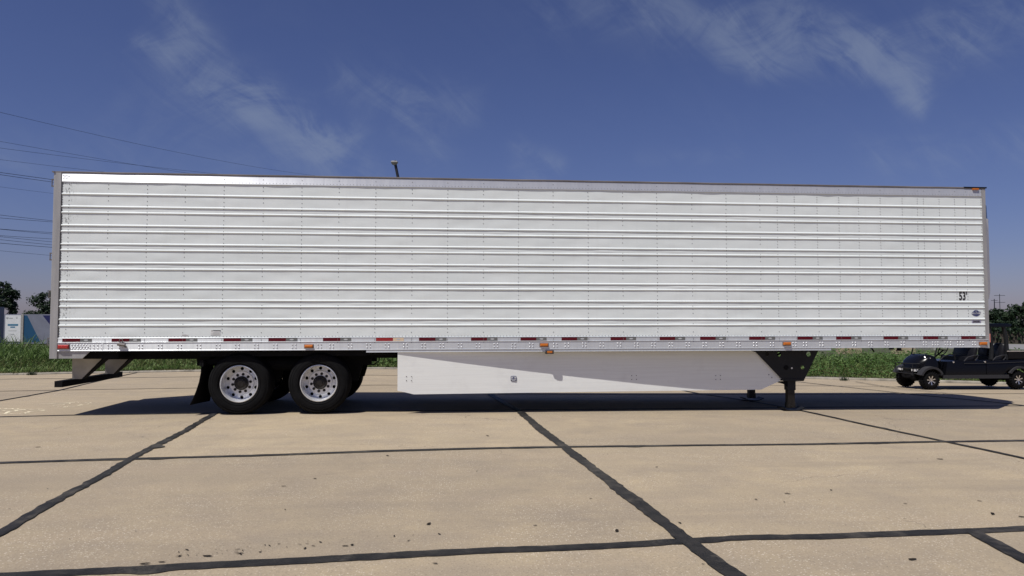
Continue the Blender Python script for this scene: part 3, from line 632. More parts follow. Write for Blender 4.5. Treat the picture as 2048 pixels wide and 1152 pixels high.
# ---- landing gear
GZ = gz(12.45, .3)
def landing(yc, side):
    y0 = yc-.115 if side < 0 else yc+.075
    T = lambda px, py: (lambda P: (P.x, P.z))(on_plane(px, py, .25))
    outer = [T(1507, 701.5), T(1636, 701.5), T(1606, 762), T(1566, 762)]; outer = [(a, max(z, .46) if z < .8 else 1.02) for a, z in outer]
    hs = [circ(*T(1533, 708), .036), circ(*T(1557, 708.5), .040), circ(*T(1616, 708), .044), circ(*T(1604, 735), .036)]
    b = plate_holes(outer, hs, lambda u, v, s: (u, y0+s*(1 if side < 0 else -1), v), .012); br = b.build('landing_bracket', 'satin', TR)
    P = T(1582, 736); MB().prism(circ(P[0], P[1], .017, 8), y0-.010, y0-.001).build('pin', 'bolt', br)
    MB().prism(circ(T(1571, 735)[0], T(1571, 735)[1], .045, 12), y0-.006, y0-.0005).build('gear_cover', 'black', br)
    b = MB(); b.prism([(12.33, .475), (12.72, .475), (12.70, .50), (12.35, .50)], y0-.02, y0+.16); b.build('bracket_foot', 'satin', br)
    xl = 12.555; b = MB()
    b.box((xl-.085, yc-.07, .30), (xl+.065, yc+.07, 1.04)); leg = b.build('landing_leg', 'satin', TR)
    b = MB(); b.prism([(12.24, .455), (12.58, .47), (12.58, .36), (12.47, .36), (12.40, .41)], yc-.06, yc-.045); b.build('gusset', 'black', leg)
    b = MB(); b.loft([[(xl-.072, yc-.058, z), (xl+.052, yc-.058, z), (xl+.052, yc+.058, z), (xl-.072, yc+.058, z)] for z in (GZ+.07, .30)]); b.box((xl-.078, yc-.064, GZ+.05), (xl+.058, yc+.064, GZ+.14)); b.build('inner_tube', 'hub', leg)
    b = MB(); rings = []
    for x, z in ((-.20, .065), (-.14, .035), (-.06, .016), (.06, .016), (.14, .035), (.20, .065)): rings.append([(xl+x, yc-.13, GZ+z-.014), (xl+x, yc+.13, GZ+z-.014), (xl+x, yc+.13, GZ+z), (xl+x, yc-.13, GZ+z)])
    b.loft(rings); b.build('foot', 'satin', leg); 
    b = MB(); b.bar((xl-.01, yc-.09, GZ+.075), (xl-.01, yc+.09, GZ+.075), .018, 8); b.build('foot_pin', 'hub', leg)
landing(.34, -1); landing(2.05, 1)
MB().bar((12.5, .4, .72), (12.5, 2.0, .72), .022).build('cross_shaft', 'black', TR)
q = MB(); q.bar((12.42, .45, .55), (12.42, 1.95, .95), .02); q.bar((12.42, .45, .95), (12.42, 1.95, .55), .02); q.build('cross_brace', 'black', TR)
# ---- underframe
for k in range(30):
    x = .9+k*.52; 
    if x > 12.0 and x < 13.2: continue
    dup0 = None
    if k == 0: cm = MB().box((x-.04, .06, 1.066), (x+.04, WID-.06, 1.097)).build('crossmember', 'black', TR); cx0 = x
    elif x < 15.3: dup(cm, x-cx0, 0, 0, TR)
for y in (.62, 1.87): MB().box((.55, y-.05, .90), (6.2, y+.05, 1.02)).build('slider_rail', 'black', TR)
MB().box((13.6, .5, 1.064), (15.9, WID-.5, 1.095)).build('kingpin_plate', 'black', TR); MB().bar((15.1, 1.295, .98), (15.1, 1.295, 1.064), .045, 12).build('kingpin', 'black', TR)
x = PX(1800, 700, .5); q = MB(); q.loft([[(x-.05, .5, 1.06), (x+.05, .5, 1.06), (x+.05, .56, 1.06), (x-.05, .56, 1.06)], [(x-.022, .5, 1.02), (x+.022, .5, 1.02), (x+.022, .56, 1.02), (x-.022, .56, 1.02)], [(x-.05, .5, .985), (x+.05, .5, .985), (x+.05, .56, .985), (x-.05, .56, .985)]]); q.build('hose_bracket', 'black', TR)
x = PX(1745, 700, .5); MB().tube([(x-.06, .5, 1.06), (x-.01, .5, 1.03), (x+.03, .5, .97)], .014).build('air_line', 'black', TR)
AX = (2.945, 4.235)
for a in AX: MB().bar((a, .3, .51), (a, WID-.3, .51), .065, 12).build('axle', 'black', TR)
for y in (.68, 1.81):
    q = MB(); q.box((2.1, y-.06, .78), (5.05, y+.06, .94)); q.prism([(3.1, .78), (3.55, .78), (3.48, .5), (3.2, .5)], y-.05, y+.05); q.prism([(4.4, .78), (4.9, .78), (4.82, .5), (4.55, .5)], y-.05, y+.05); q.build('suspension_hanger', 'black', TR)
    for a in AX: q = MB(); q.lathe([(-.12, .02), (-.12, .12), (.12, .12), (.12, .02)], (0, 0, 0), 16); ob = q.build('air_spring', 'black', TR); ob.rotation_euler = (pi/2, 0, 0); ob.location = (a-.3, y, .70)
MB().box((2.3, .12, .96), (5.0, WID-.12, 1.06)).build('slider_box', 'black', TR)
q = MB(); q.bar((3.05, .5, .82), (4.1, .5, .82), .12, 16); q.build('air_tank', 'black', TR)
q = MB(); q.tube([(5.05, .3, .99), (5.3, .3, .985), (5.6, .3, .975), (6.0, .3, .975)], .026); q.build('slider_bar', 'black', TR)
q = MB(); q.tube([(5.02, .35, .80), (5.12, .35, .80), (5.2, .34, .86), (5.22, .33, .93), (5.18, .33, .98)], .011); q.build('air_hose', 'black', TR)
q = MB(); q.prism([(5.0, 1.06), (5.16, 1.06), (5.12, 1.02), (5.06, .98), (5.0, .97)], .05, .12); q.build('rail_stop', 'black', TR)
# ---- wheels (wide single tyres on dished aluminium rims)
def wheel(ax, side):
    yo = .06 if side < 0 else WID-.06; s = 1 if side < 0 else -1
    c = (ax, yo, .51); P = lambda pr: [(s*y, r) for y, r in pr]
    q = MB(); q.lathe(P([(.05, .315), (.028, .306), (.012, .306), (.010, .296), (.022, .288), (.06, .280), (.10, .275), (.16, .272), (.20, .272), (.216, .272)]), c, 56)
    # disc with ten hand holes
    n = 10; pts = circ(0, 0, .272, 60); holes = [circ(.239*cos(2*pi*(k+.5)/n), .239*sin(2*pi*(k+.5)/n), .028, 12) for k in range(n)]+[circ(0, 0, .204, 40)]
    d = plate_holes(pts, holes, lambda u, v, k: (c[0]+u, c[1]+s*(.216-.015*(.272-math.hypot(u, v))/.068+k), c[2]+v), .012)
    q.add(d.v, d.f)
    q.lathe(P([(.202, .204), (.188, .198), (.182, .194), (.182, .105)]), c, 40)
    w_ = q.build('wheel', 'alu', TR, smooth=True)
    q = MB(); q.lathe(P([(.40, .30), (.43, .33), (.445, .40), (.435, .47), (.41, .498), (.35, .508), (.22, .511), (.09, .508), (.045, .499), (.018, .475), (.004, .44), (-.004, .40), (-.003, .36), (.012, .322), (.03, .312), (.05, .312)]), c, 72)
    for r, y in ((.345, -.0035), (.43, .0015), (.468, .0125)): q.lathe(P([(y+.004, r-.006), (y-.003, r-.002), (y-.003, r+.002), (y+.004, r+.006)]), c, 72)
    q.build('tyre', 'rubber', w_, smooth=True)
    q = MB(); q.lathe(P([(.20, .118), (.155, .116), (.145, .098), (.115, .090), (.105, .080), (.100, .05), (.094, .045), (.094, .0)]), c, 32)
    for k in range(6): a = 2*pi*k/6; q.bar((c[0]+.068*cos(a), c[1]+s*.104, c[2]+.068*sin(a)), (c[0]+.068*cos(a), c[1]+s*.090, c[2]+.068*sin(a)), .009, 6)
    q.build('hub', 'hub', w_, smooth=True)
    for k in range(10):
        a = 2*pi*(k+.25)/10; p0 = Vector((c[0]+.147*cos(a), c[1]+s*.182, c[2]+.147*sin(a))); b_ = MB(); b_.bar(p0, p0+Vector((0, -s*.006, 0)), .024, 12); b_.bar(p0+Vector((0, -s*.006, 0)), p0+Vector((0, -s*.030, 0)), .014, 6, r2=.011); b_.build('lug_nut', 'hub', w_)
    q = MB(); q.lathe(P([(.25, .03), (.25, .269), (.42, .269)]), c, 32); q.build('brake_drum', 'black', w_)
for a in AX:
    for sd in (-1, 1): wheel(a, sd)
# ---- mud flaps
for y0, y1 in ((.06, .70), (WID-.70, WID-.06)):
    q = MB(); rows = [(2.34, 2.34, .86), (2.335, 2.345, .70), (2.31, 2.345, .55), (2.265, 2.335, .40), (2.215, 2.315, .27), (2.165, 2.295, .17)]
    if y0 > 1: rows = [(c, a, z) for a, c, z in rows]
    q.loft([[(a, y0, z), (a+.008, y0, z), (c+.008, y1, z), (c, y1, z)] for a, c, z in rows]); fl = q.build('mudflap', 'flap', TR, smooth=True)
    q = MB(); q.box((2.315, y0, .80), (2.375, y1, .90)); q.prism([(2.35, .82), (2.35, .90), (2.50, .92), (2.66, 1.04), (2.72, 1.04), (2.58, .86), (2.5, .83)], y0+.2, y0+.26); q.build('flap_bracket', 'black', fl)
# ---- rear underride guard
q = MB(); q.loft([[(.03, y, .475), (.15, y, .475), (.15, y, .575), (.03, y, .575)] for y in (.12, WID-.12)]); q.build('bumper_beam', 'black', TR)
for y in (.62, 1.87):
    q = MB(); q.loft([[(.10, y-.06, .575), (.26, y-.06, .575), (.26, y-.045, .575), (.10, y-.045, .575)], [(.13, y-.14, .93), (.62, y-.14, .93), (.62, y-.125, .93), (.13, y-.125, .93)], [(.13, y-.14, 1.06), (.72, y-.14, 1.06), (.72, y-.125, 1.06), (.13, y-.125, 1.06)]]); sp_ = q.build('bumper_support', 'beige', TR)
    q = MB(); q.loft([[(.25, y-.06, .575), (.27, y-.06, .575), (.27, y+.07, .575), (.25, y+.07, .575)], [(.61, y-.14, .93), (.64, y-.14, .93), (.64, y+.14, .93), (.61, y+.14, .93)], [(.71, y-.14, 1.06), (.74, y-.14, 1.06), (.74, y+.14, 1.06), (.71, y+.14, 1.06)]]); q.build('support_flange', 'black', sp_)
MB().box((.45, .15, .93), (1.0, WID-.15, 1.06)).build('rear_crossmember', 'black', TR)

# ------------------------------------------------------------------ golf cart
CX, CY = 18.62, 5.22; CZ = gz(19.8, 5.7)
GC = empty('golf_cart', (CX, CY, CZ), 'black four-seat golf cart with knobbly tyres facing left beside the trailer nose', 'golf cart')
def cp(name, q, mt, parent=None, smooth=True): 
    q.v = [(CX+x, CY+y, CZ+z) for x, y, z in q.v]; return q.build(name, mt, parent or GC, smooth=smooth)
def sect(s, zl, zh, t0, t1, r=.06):
    return [(s, t0, zl), (s, t0, zh-r), (s, t0+r*.3, zh-r*.3), (s, t0+r, zh), (s, t1-r, zh), (s, t1-r*.3, zh-r*.3), (s, t1, zh-r), (s, t1, zl)]
def cart_wheel(s, t0, sg):
    R, Wd = .245, .20; q = MB(); c = (s, t0, R)
    q.lathe([(sg*y, r) for y, r in ((.0, .125), (-.004, .16), (.006, .20), (.03, .228), (.06, .235), (.14, .235), (.17, .228), (.195, .20), (.2, .16), (.195, .12))], c, 28)
    for k in range(22):
        a = 2*pi*k/22
        for y0, y1, da in ((-.002, .085, .10), (.115, .202, -.10)):
            p = lambda aa, y, r: (c[0]+r*cos(aa), c[1]+sg*y, c[2]+r*sin(aa)); hw = .055; r1 = .248; r0 = .225; ra = .215 if y0 < 0 else r1; rb = r1 if y0 < 0 else .215
            q.add([p(a-hw, y0, r0-.03), p(a+hw, y0, r0-.03), p(a+da+hw, y1, r0), p(a+da-hw, y1, r0), p(a-hw, y0, ra+.012), p(a+hw, y0, ra+.012), p(a+da+hw, y1, rb), p(a+da-hw, y1, rb)], [(3, 2, 1, 0), (4, 5, 6, 7), (0, 1, 5, 4), (1, 2, 6, 5), (2, 3, 7, 6), (3, 0, 4, 7)])
    w_ = cp('wheel', q, 'rubber')
    q = MB(); q.lathe([(sg*y, r) for y, r in ((.012, .130), (.0, .126), (.004, .118), (.03, .112), (.06, .105), (.065, .0))], c, 24); cp('rim', q, 'hub', w_)
    for k in range(7):
        a = 2*pi*k/7+.3; p = lambda r, aa, y: (c[0]+r*cos(aa), c[1]+sg*y, c[2]+r*sin(aa)); q = MB()
        q.add([p(.02, a-.5, .02), p(.115, a-.12, .012), p(.115, a+.16, .012), p(.02, a+.5, .02), p(.02, a-.5, .06), p(.115, a-.12, .06), p(.115, a+.16, .06), p(.02, a+.5, .06)], [(0, 1, 2, 3), (7, 6, 5, 4), (0, 4, 5, 1), (1, 5, 6, 2), (2, 6, 7, 3), (3, 7, 4, 0)]); cp('spoke', q, 'chrome', w_)
    q = MB(); q.bar((s, t0+sg*.012, R), (s, t0+sg*.05, R), .028, 10); cp('hub_cap', q, 'chrome', w_)
for s in (0, 2.37): cart_wheel(s, 0, 1); cart_wheel(s, 1.16, -1)
for s in (0, 2.37): q = MB(); q.bar((s, .1, .245), (s, 1.06, .245), .03); q.box((s-.1, .45, .2), (s+.1, .7, .34)); cp('axle', q, 'black')
q = MB(); q.box((-.25, .3, .27), (3.0, .86, .36)); cp('chassis', q, 'black', smooth=False)
q = MB(); q.loft([sect(-.27, .46, .56, .40, .76, .05), sect(-.23, .45, .65, .30, .86, .07), sect(-.15, .45, .74, .20, .96, .12), sect(-.02, .48, .83, .14, 1.02, .14), sect(.11, .50, .885, .11, 1.05, .14), sect(.20, .40, .855, .11, 1.05, .10), sect(.26, .40, .72, .11, 1.05, .05)])
hood = cp('hood', q, 'cartbody')
for p0_, p1_, r_ in (((-.02, .20, .80), (-.02, .23, .83), .018), ((.06, .16, .80), (.06, .12, .80), .014)): q = MB(); q.bar(p0_, p1_, r_); cp('hood_latch', q, 'chrome', hood)
def flare(s, a0, a1, t0, t1):
    q = MB(); rings = []; R = .245
    for k in range(13): a = a0+(a1-a0)*k/12; rings.append([(s+r*cos(a), t, R+.02+r*sin(a)) for r, t in ((.275, t0), (.325, t0), (.335, t1), (.285, t1))])
    q.loft(rings); return cp('fender_flare', q, 'trim')
for s, a0, a1 in ((.02, pi*.88, pi*.16), (2.40, pi*.84, pi*.10)): flare(s, a0, a1, -.025, .16); flare(s, a0, a1, 1.0, 1.185)
for t0 in (.0, 1.12): q = MB(); q.box((.31, t0, .285), (2.10, t0+.04, .375)); cp('rocker_trim', q, 'trim', smooth=False)
q = MB(); q.loft([sect(.40, .375, .42, .03, 1.13, .01), sect(.46, .375, .715, .03, 1.13, .03), sect(.8, .375, .735, .03, 1.13, .04), sect(1.5, .375, .735, .03, 1.13, .04)]); cp('side_body', q, 'cartbody')
q = MB(); q.loft([sect(1.51, .375, .74, .02, 1.14, .04), sect(1.95, .375, .755, .02, 1.14, .05), sect(2.1, .50, .76, .02, 1.14, .05), sect(2.7, .54, .78, .02, 1.14, .05), sect(2.86, .5, .78, .02, 1.14, .05)]); cp('rear_body', q, 'cartbody')
q = MB(); q.box((.25, .12, .36), (.47, 1.04, .40)); cp('floorboard', q, 'trim', smooth=False)
q = MB(); q.tube([(.9, .018, .665), (1.4, .018, .665), (1.9, .012, .675), (2.6, .012, .70)], .007); cp('pinstripe', q, 'trim')
q = MB(); q.box((2.12, .03, .785), (3.05, .06, .96)); q.box((2.12, 1.10, .785), (3.05, 1.13, .96)); q.box((2.12, .06, .785), (2.15, 1.1, .96)); q.box((2.12, .06, .78), (3.05, 1.1, .80)); bedp = cp('cargo_bed', q, 'cartbody', smooth=False)
q = MB(); q.box((2.08, .02, .962), (3.05, .05, .985)); cp('bed_rail', q, 'chrome', bedp, smooth=False)
def seat(s, zt, rake=.10, dp=.42, humps=1):
    q = MB(); q.loft([sect(s-dp, .70, .83, .10, 1.06, .05), sect(s-.02, .70, .85, .10, 1.06, .05)]); st = cp('seat', q, 'vinyl')
    for a, c in (((.09, .90),) if humps == 1 else ((.09, .46), (.54, .92))):
        q = MB(); rings = []; W2 = (c-a)/2; mid = (a+c)/2
        for u, kw, th in ((0, .96, .05), (.15, 1, .075), (.6, 1, .07), (.85, .97, .06), (.95, .90, .05), (1, .78, .02)):
            z = .78+(zt-.78)*u; x0 = s-.05+rake*u; h = W2*kw; r = min(.05, th*.9)
            rings.append([(x0-th, mid-h+r, z), (x0-th, mid+h-r, z), (x0-th*.4, mid+h, z), (x0+th*.4, mid+h, z), (x0+th, mid+h-r, z), (x0+th, mid-h+r, z), (x0+th*.4, mid-h, z), (x0-th*.4, mid-h, z)])
        q.loft(rings); cp('seat_back', q, 'vinyl', st)
    q = MB(); q.tube([(s-.36, .06, .72), (s-.26, .06, .82), (s-.08, .06, .87), (s+.03, .06, .87), (s+.0, .06, .80), (s-.06, .06, .74)], .014); cp('armrest', q, 'trim', st)
seat(1.29, 1.17, .10, .30); seat(2.06, 1.17, .08, .26, 2)
q = MB(); q.bar((.62, .02, .70), (.62, .045, .70), .022); q.bar((1.47, .012, .705), (1.47, .045, .705), .022); cp('side_knob', q, 'chrome')
q = MB(); q.loft([sect(-.16, 1.635, 1.655, .10, 1.06, .006), sect(-.10, 1.59, 1.675, .04, 1.12, .02), sect(.9, 1.59, 1.69, .03, 1.13, .025), sect(2.2, 1.59, 1.675, .04, 1.12, .02), sect(2.27, 1.635, 1.655, .08, 1.08, .006)]); cp('canopy_roof', q, 'cartbody')
for t in (.10, 1.06):
    q = MB(); q.tube([(.17, t, .84), (.24, t, 1.1), (.16, t, 1.4), (.10, t, 1.63)], .017); cp('front_strut', q, 'satin')
    for s0, s1 in ((1.70, 1.66), (2.12, 2.06)): q = MB(); q.tube([(s0, t, .76), (s0+.02, t, 1.0), (s0, t, 1.3), (s1, t, 1.60)], .05, 8); cp('rear_strut', q, 'satin')
q = MB(); q.loft([[(.24, t, 1.0), (.245, t, 1.0), (.225, t, 1.2), (.135, t, 1.6), (.13, t, 1.6), (.22, t, 1.2)] for t in (.12, 1.04)]); cp('windscreen', q, 'screen', smooth=False)
q = MB(); rings = []
q.tube([(.55+.155*cos(2*pi*k/20)*.5, .32+.16*sin(2*pi*k/20), 1.0+.155*cos(2*pi*k/20)*.87) for k in range(21)], .014); q.bar((.30, .32, .80), (.56, .32, .995), .018); q.bar((.55, .17, 1.0), (.55, .47, 1.0), .012); cp('steering_wheel', q, 'black')
q = MB(); q.tube([(.28, .1, .72), (.40, .1, .84), (.58, .1, .90), (.70, .1, .88), (.72, .1, .76)], .014); cp('grab_rail', q, 'satin')
q = MB(); q.box((-.30, .22, .46), (-.21, .36, .52)); cp('headlight', q, 'glass', smooth=False)
q = MB(); q.box((-.30, .80, .46), (-.21, .94, .52)); cp('headlight', q, 'glass', smooth=False)
q = MB()
for z in (.40, .53, .655): q.tube([(-.20, .16, z), (-.33, .26, z), (-.37, .58, z), (-.33, .90, z), (-.20, 1.0, z)], .012)
for t in (.22, .58, .94): q.bar((-.35, t, .34), (-.355, t, .66), .011)
cp('brush_guard', q, 'satin')
q = MB(); q.loft([sect(-.24, .32, .45, .36, .80, .03), sect(.1, .32, .47, .36, .80, .03)]); cp('front_bumper', q, 'trim')
q = MB(); q.box((1.585, .03, 1.20), (1.645, .06, 1.42)); cp('hanging_tag', q, 'tag', smooth=False)

# ------------------------------------------------------------------ trees
def tree(px, py, dist, half_w, name, label, seed, leaf=.42, nleaf=6000, cone=.55):
    random.seed(seed); top = far(px, py, dist); X, Y = top.x, top.y; zb = -1.5; H = top.z-zb; o = empty(name, (X, Y, zb), label, 'tree', 'trees beyond the grass bank')
    q = MB(); q.tube([(X, Y, zb-.1), (X+.08, Y, zb+H*.3), (X-.05, Y, zb+H*.6), (X, Y, zb+H*.92)], [.028*H, .021*H, .012*H, .004*H], 8)
    tips = []
    for k in range(16):
        a = random.uniform(0, 2*pi); h = random.uniform(.24, .85); r = half_w*(.85 if h < .5 else .85*(1-(h-.5)*1.5)); p0 = Vector((X, Y, zb+H*h)); p1 = p0+Vector((cos(a)*r, sin(a)*r, H*random.uniform(.04, .13)))
        q.tube([p0, (p0+p1)/2+Vector((0, 0, .03*H)), p1], [.010*H, .006*H, .002*H], 5); tips.append(p1)
    q.build('trunk', 'bark', o, smooth=True)
    cl = []
    for k in range(46):
        h = random.uniform(.12, 1.0); prof_ = (min(1, (h-.05)/.25))**.6*(1-max(0, h-.4)/.6*cone-.15*h); a = random.uniform(0, 2*pi); r = half_w*prof_*sqrt(random.uniform(.15, 1))
        cl.append((Vector((X+r*cos(a), Y+r*sin(a), zb+H*(h*.93))), half_w*random.uniform(.16, .34)*(1-.35*h)))
    cl += [(p, half_w*.22) for p in tips]; cl.append((Vector((X, Y, zb+H*.95)), half_w*.14))
    b = MB()
    for k in range(nleaf):
        c, r = random.choice(cl); d = Vector((random.gauss(0, 1), random.gauss(0, 1), random.gauss(0, .8))).normalized()*r*random.uniform(.45, 1.05); p = c+d
        n = (d.normalized()+Vector((random.gauss(0, .5), random.gauss(0, .5), random.gauss(0, .5)+.5))).normalized(); t = n.orthogonal().normalized(); t.rotate(Matrix.Rotation(random.uniform(0, 6.28), 3, n)); u = n.cross(t); l = leaf*random.uniform(.6, 1.3)
        b.add([p-t*l*.5, p+u*l*.28, p+t*l*.5, p-u*l*.28], [(0, 1, 2, 3)])
    b.build('crown', 'tree', o, recalc=False)
tree(2, 562, 120, 3.3, 'tree', 'large dark tree cut off by the left edge of the picture', 3)
tree(100, 583, 128, 4.4, 'tree', 'dark rounded tree behind the left rear corner of the trailer', 5)
tree(1990, 618, 135, 3.6, 'tree', 'round dark tree above the golf cart roof', 8)
tree(2052, 604, 120, 3.6, 'tree', 'dark tree at the right edge of the picture', 11)
tree(60, 622, 150, 3.2, 'tree', 'low dark tree just above the blue-striped container', 14, nleaf=2600)
tree(2024, 640, 170, 4.2, 'tree', 'small far tree between the two trees right of the trailer', 17, nleaf=2600)
random.seed(21)
# hedge, road and stones on the right
def strip_pts(d0, d1, a0, a1, z, n=14):
    return [(CAM.x+sin(a)*d, CAM.y+cos(a)*d, z) for a in [a0+(a1-a0)*i/n for i in range(n+1)] for d in (d0, d1)]
b = MB(); v = strip_pts(96, 118, .3, 1.1, -1.46); b.add(v, [(2*i, 2*i+2, 2*i+3, 2*i+1) for i in range(14)]); tag(b.build('road', 'asphalt', recalc=False), kind='structure')
b = MB()
for k in range(5200):
    a = random.uniform(.60, .86); d = 122+random.uniform(-.9, .9); z = -1.5+2.0*random.random()**.7; p = Vector((CAM.x+sin(a)*d, CAM.y+cos(a)*d, z)); n = Vector((random.gauss(0, 1), random.gauss(0, 1), random.gauss(.4, 1))).normalized(); t = n.orthogonal(); u = n.cross(t); l = random.uniform(.2, .45)
    b.add([p-t*l*.5, p+u*l*.3, p+t*l*.5, p-u*l*.3], [(0, 1, 2, 3)])
HG = empty('hedge', (CAM.x+sin(.7)*122, CAM.y+cos(.7)*122, -1.5), 'long dark clipped hedge beyond the road behind the golf cart', 'hedge'); b.build('foliage', 'tree', HG, recalc=False)
q = MB(); q.loft([[(CAM.x+sin(a)*d, CAM.y+cos(a)*d, z) for d, z in ((121.4, -1.6), (121.4, .1), (122.6, .1), (122.6, -1.6))] for a in (.61, .68, .75, .85)]); q.build('inner_branches', 'bark', HG)
random.seed(5)
for i, (px, wpx, lab) in enumerate(((1684, 17, 'leftmost pale limestone block showing under the trailer rail behind the grass'), (1709, 22, 'second limestone block from the left under the trailer rail'),
                                    (1792, 12, 'narrowest limestone block, just left of the golf cart hood'), (1816, 22, 'rightmost limestone block, behind the golf cart hood'))):
    c = far(px, 700, 42); wd = wpx/F_PX*42; b = MB(); rings = []
    zt = far(px, 693.5, 42).z; zb = zt-.75
    for z, k in ((zb, 1), (zb+.05, 1.0), (zt-.06, .98), (zt, .9)): rings.append([(c.x+k*wd/2*sx_*(1+random.uniform(-.06, .06)), c.y+k*.22*sy_*(1+random.uniform(-.1, .1)), z+random.uniform(-.02, .02)) for sx_, sy_ in ((-1, -1), (1, -1), (1, 1), (-1, 1))])
    b.loft(rings); o = b.build('limestone_block', 'stone'); tag(o, lab, 'stone block', 'limestone blocks behind the grass')
# ------------------------------------------------------------------ parked freight boxes on the left
def quad_on(A, Bv, pts, off):  # points in (along, z) on the vertical plane A + along*Bv
    n = Vector((Bv.y, -Bv.x, 0)); return [tuple(A+Bv*u+Vector((0, 0, z))+n*off) for u, z in pts]
D0 = 100; A = far(5, 650, D0); A.z = -1.4; Bd = Vector((cos(-.10), sin(-.10), 0)); zt = far(40, 628.5, D0).z-A.z; nb = Vector((Bd.y, -Bd.x, 0))
FB = empty('freight_box', tuple(A), 'grey freight box with white printed doors and blue diagonal stripe behind the grass', 'container'); U_ = lambda px: (far(px, 650, D0)-far(5, 650, D0)).length*(1 if px > 5 else -1)
def fbp(name, pts, off, mt, th=.03, parent=None):
    a = quad_on(A, Bd, pts, off); c = quad_on(A, Bd, pts, off-th); return MB().loft([a, c]).build(name, mt, parent or FB)
fbp('box_body', [(U_(3), 0), (U_(140), 0), (U_(140), zt), (U_(3), zt)], 0, 'boxgrey', 2.4)
dr = fbp('white_door', [(U_(11), .3), (U_(42), .3), (U_(42), zt-.12), (U_(11), zt-.12)], .06, 'white', .05)
fbp('corner_post', [(U_(43), 0), (U_(47.5), 0), (U_(47.5), zt), (U_(43), zt)], .10, 'beige', .09)
fbp('blue_stripe', [(U_(48), .2), (U_(48), zt-.15), (U_(54), zt-.15), (U_(82), .2)], .012, 'boxteal', .01)
fbp('navy_stripe', [(U_(85), zt-.15), (U_(101), zt-1.45), (U_(140), zt-1.45), (U_(140), zt-.15)], .012, 'boxnavy', .01)
for (a, c, y0, y1, mt) in ((16, 37, 648, 651.6, 'print'), (21.5, 31, 653, 655.5, 'print'), (18, 34, 661, 662, 'faint'), (22, 30, 668, 669.5, 'faint'), (18.5, 26, 635.5, 637.3, 'faint'), (33, 35, 633.5, 637.5, 'faint')):
    z0, z1 = far(30, y1, D0).z-A.z, far(30, y0, D0).z-A.z; fbp('door_print', [(U_(a), z0), (U_(c), z0), (U_(c), z1), (U_(a), z1)], .068, mt, .006, dr)
z = far(15, 636, D0).z-A.z; c_ = [(U_(15)+.13*cos(k*pi/6), z+.13*sin(k*pi/6)) for k in range(12)]; fbp('round_print', c_, .068, 'ink', .006, dr); fbp('round_print', [(U_(15)+.08*cos(k*pi/6), z+.08*sin(k*pi/6)) for k in range(12)], .072, 'white', .003, dr)
A2 = far(-90, 650, 88); A2.z = -1.4; e = (far(-20, 650, 88)-far(-90, 650, 88)).length
b = MB(); n_ = Vector((0, 1, 0)); zt2 = far(0, 613, 88).z-A2.z
g = MB().loft([[tuple(A2+Vector((u, 0, z))+n_*k) for u, z in ((0, 0), (e, 0), (e, zt2), (0, zt2))] for k in (0, 2.4)]).build('freight_box', 'boxgrey'); tag(g, 'grey freight box at the far left edge, nearer than the white-doored one', 'container')

# ------------------------------------------------------------------ lamp post and lines
LP = far(796.5, 357, 46); LT = far(791, 330, 46); dl = (LT-LP); Bs = LP-dl*((LP.z+.7)/dl.z)
LO = empty('lamp_post', (Bs.x, Bs.y, -.7), 'dark leaning lamp post with a small flat lamp head above the trailer roof', 'lamp post')
q = MB(); q.bar(Bs, LT, .105, 10, r2=.085); q.build('pole', 'steel', LO, smooth=True)
H_ = far(789.5, 325.5, 46); q = MB(); q.loft([[(H_.x+x*k, H_.y+y*k, H_.z+z) for x, y in ((-.22, -.2), (.16, -.2), (.2, 0), (.16, .2), (-.22, .2))] for z, k in ((-.11, .62), (0, 1.0), (.05, 1.0), (.09, .75))]); hd = q.build('lamp_head', 'galv', LO)
q = MB(); q.bar((H_.x+.03, H_.y, H_.z+.09), (H_.x+.03, H_.y, H_.z+.15), .05, 8); q.build('photocell', 'steel', hd); q = MB(); q.box((H_.x-.1, H_.y-.1, H_.z-.135), (H_.x+.08, H_.y+.1, H_.z-.111)); q.build('lens', 'oval', hd)
WIRES = [(222, 246, 1.0), (284, 304, .9), (296, 310, .9), (319, 332, .8), (345, 360, 1.5), (348, 363, 1.5), (372, 385, .7), (428, 439, 1.3), (433, 440, 1.3), (455, 461, 1.2), (456, 465, 1.2), (468, 473.5, 1.2), (471, 481, 1.2), (477, 487, 1.2), (483.5, 491, 1.5), (499, 508, .9)]
ORD = ['topmost', 'second', 'third', 'fourth', 'fifth', 'sixth', 'seventh', 'eighth', 'ninth', 'tenth', 'eleventh', 'twelfth', 'thirteenth', 'fourteenth', 'fifteenth', 'lowest']
for i, (y0, y1, k) in enumerate(WIRES):
    sl2 = (y1-y0)/105; a = far(-140, y0-140*sl2, 75); xe = 660 if i < 5 else 420; c = far(xe, y0+sl2*xe*(.88 if i == 0 else .8), 170); sag = .0
    pts = [a.lerp(c, t/12)-Vector((0, 0, (.55 if i else 1.0)*4*(t/12)*(1-t/12))) for t in range(13)]
    q = MB(); q.tube(pts, .019*k, 5); tag(q.build('power_line', 'wire'), f'{ORD[i]} of the power lines sloping down to the trailer at left' if i else 'topmost power line sloping down behind the trailer roof', 'power line', 'power lines at the left')
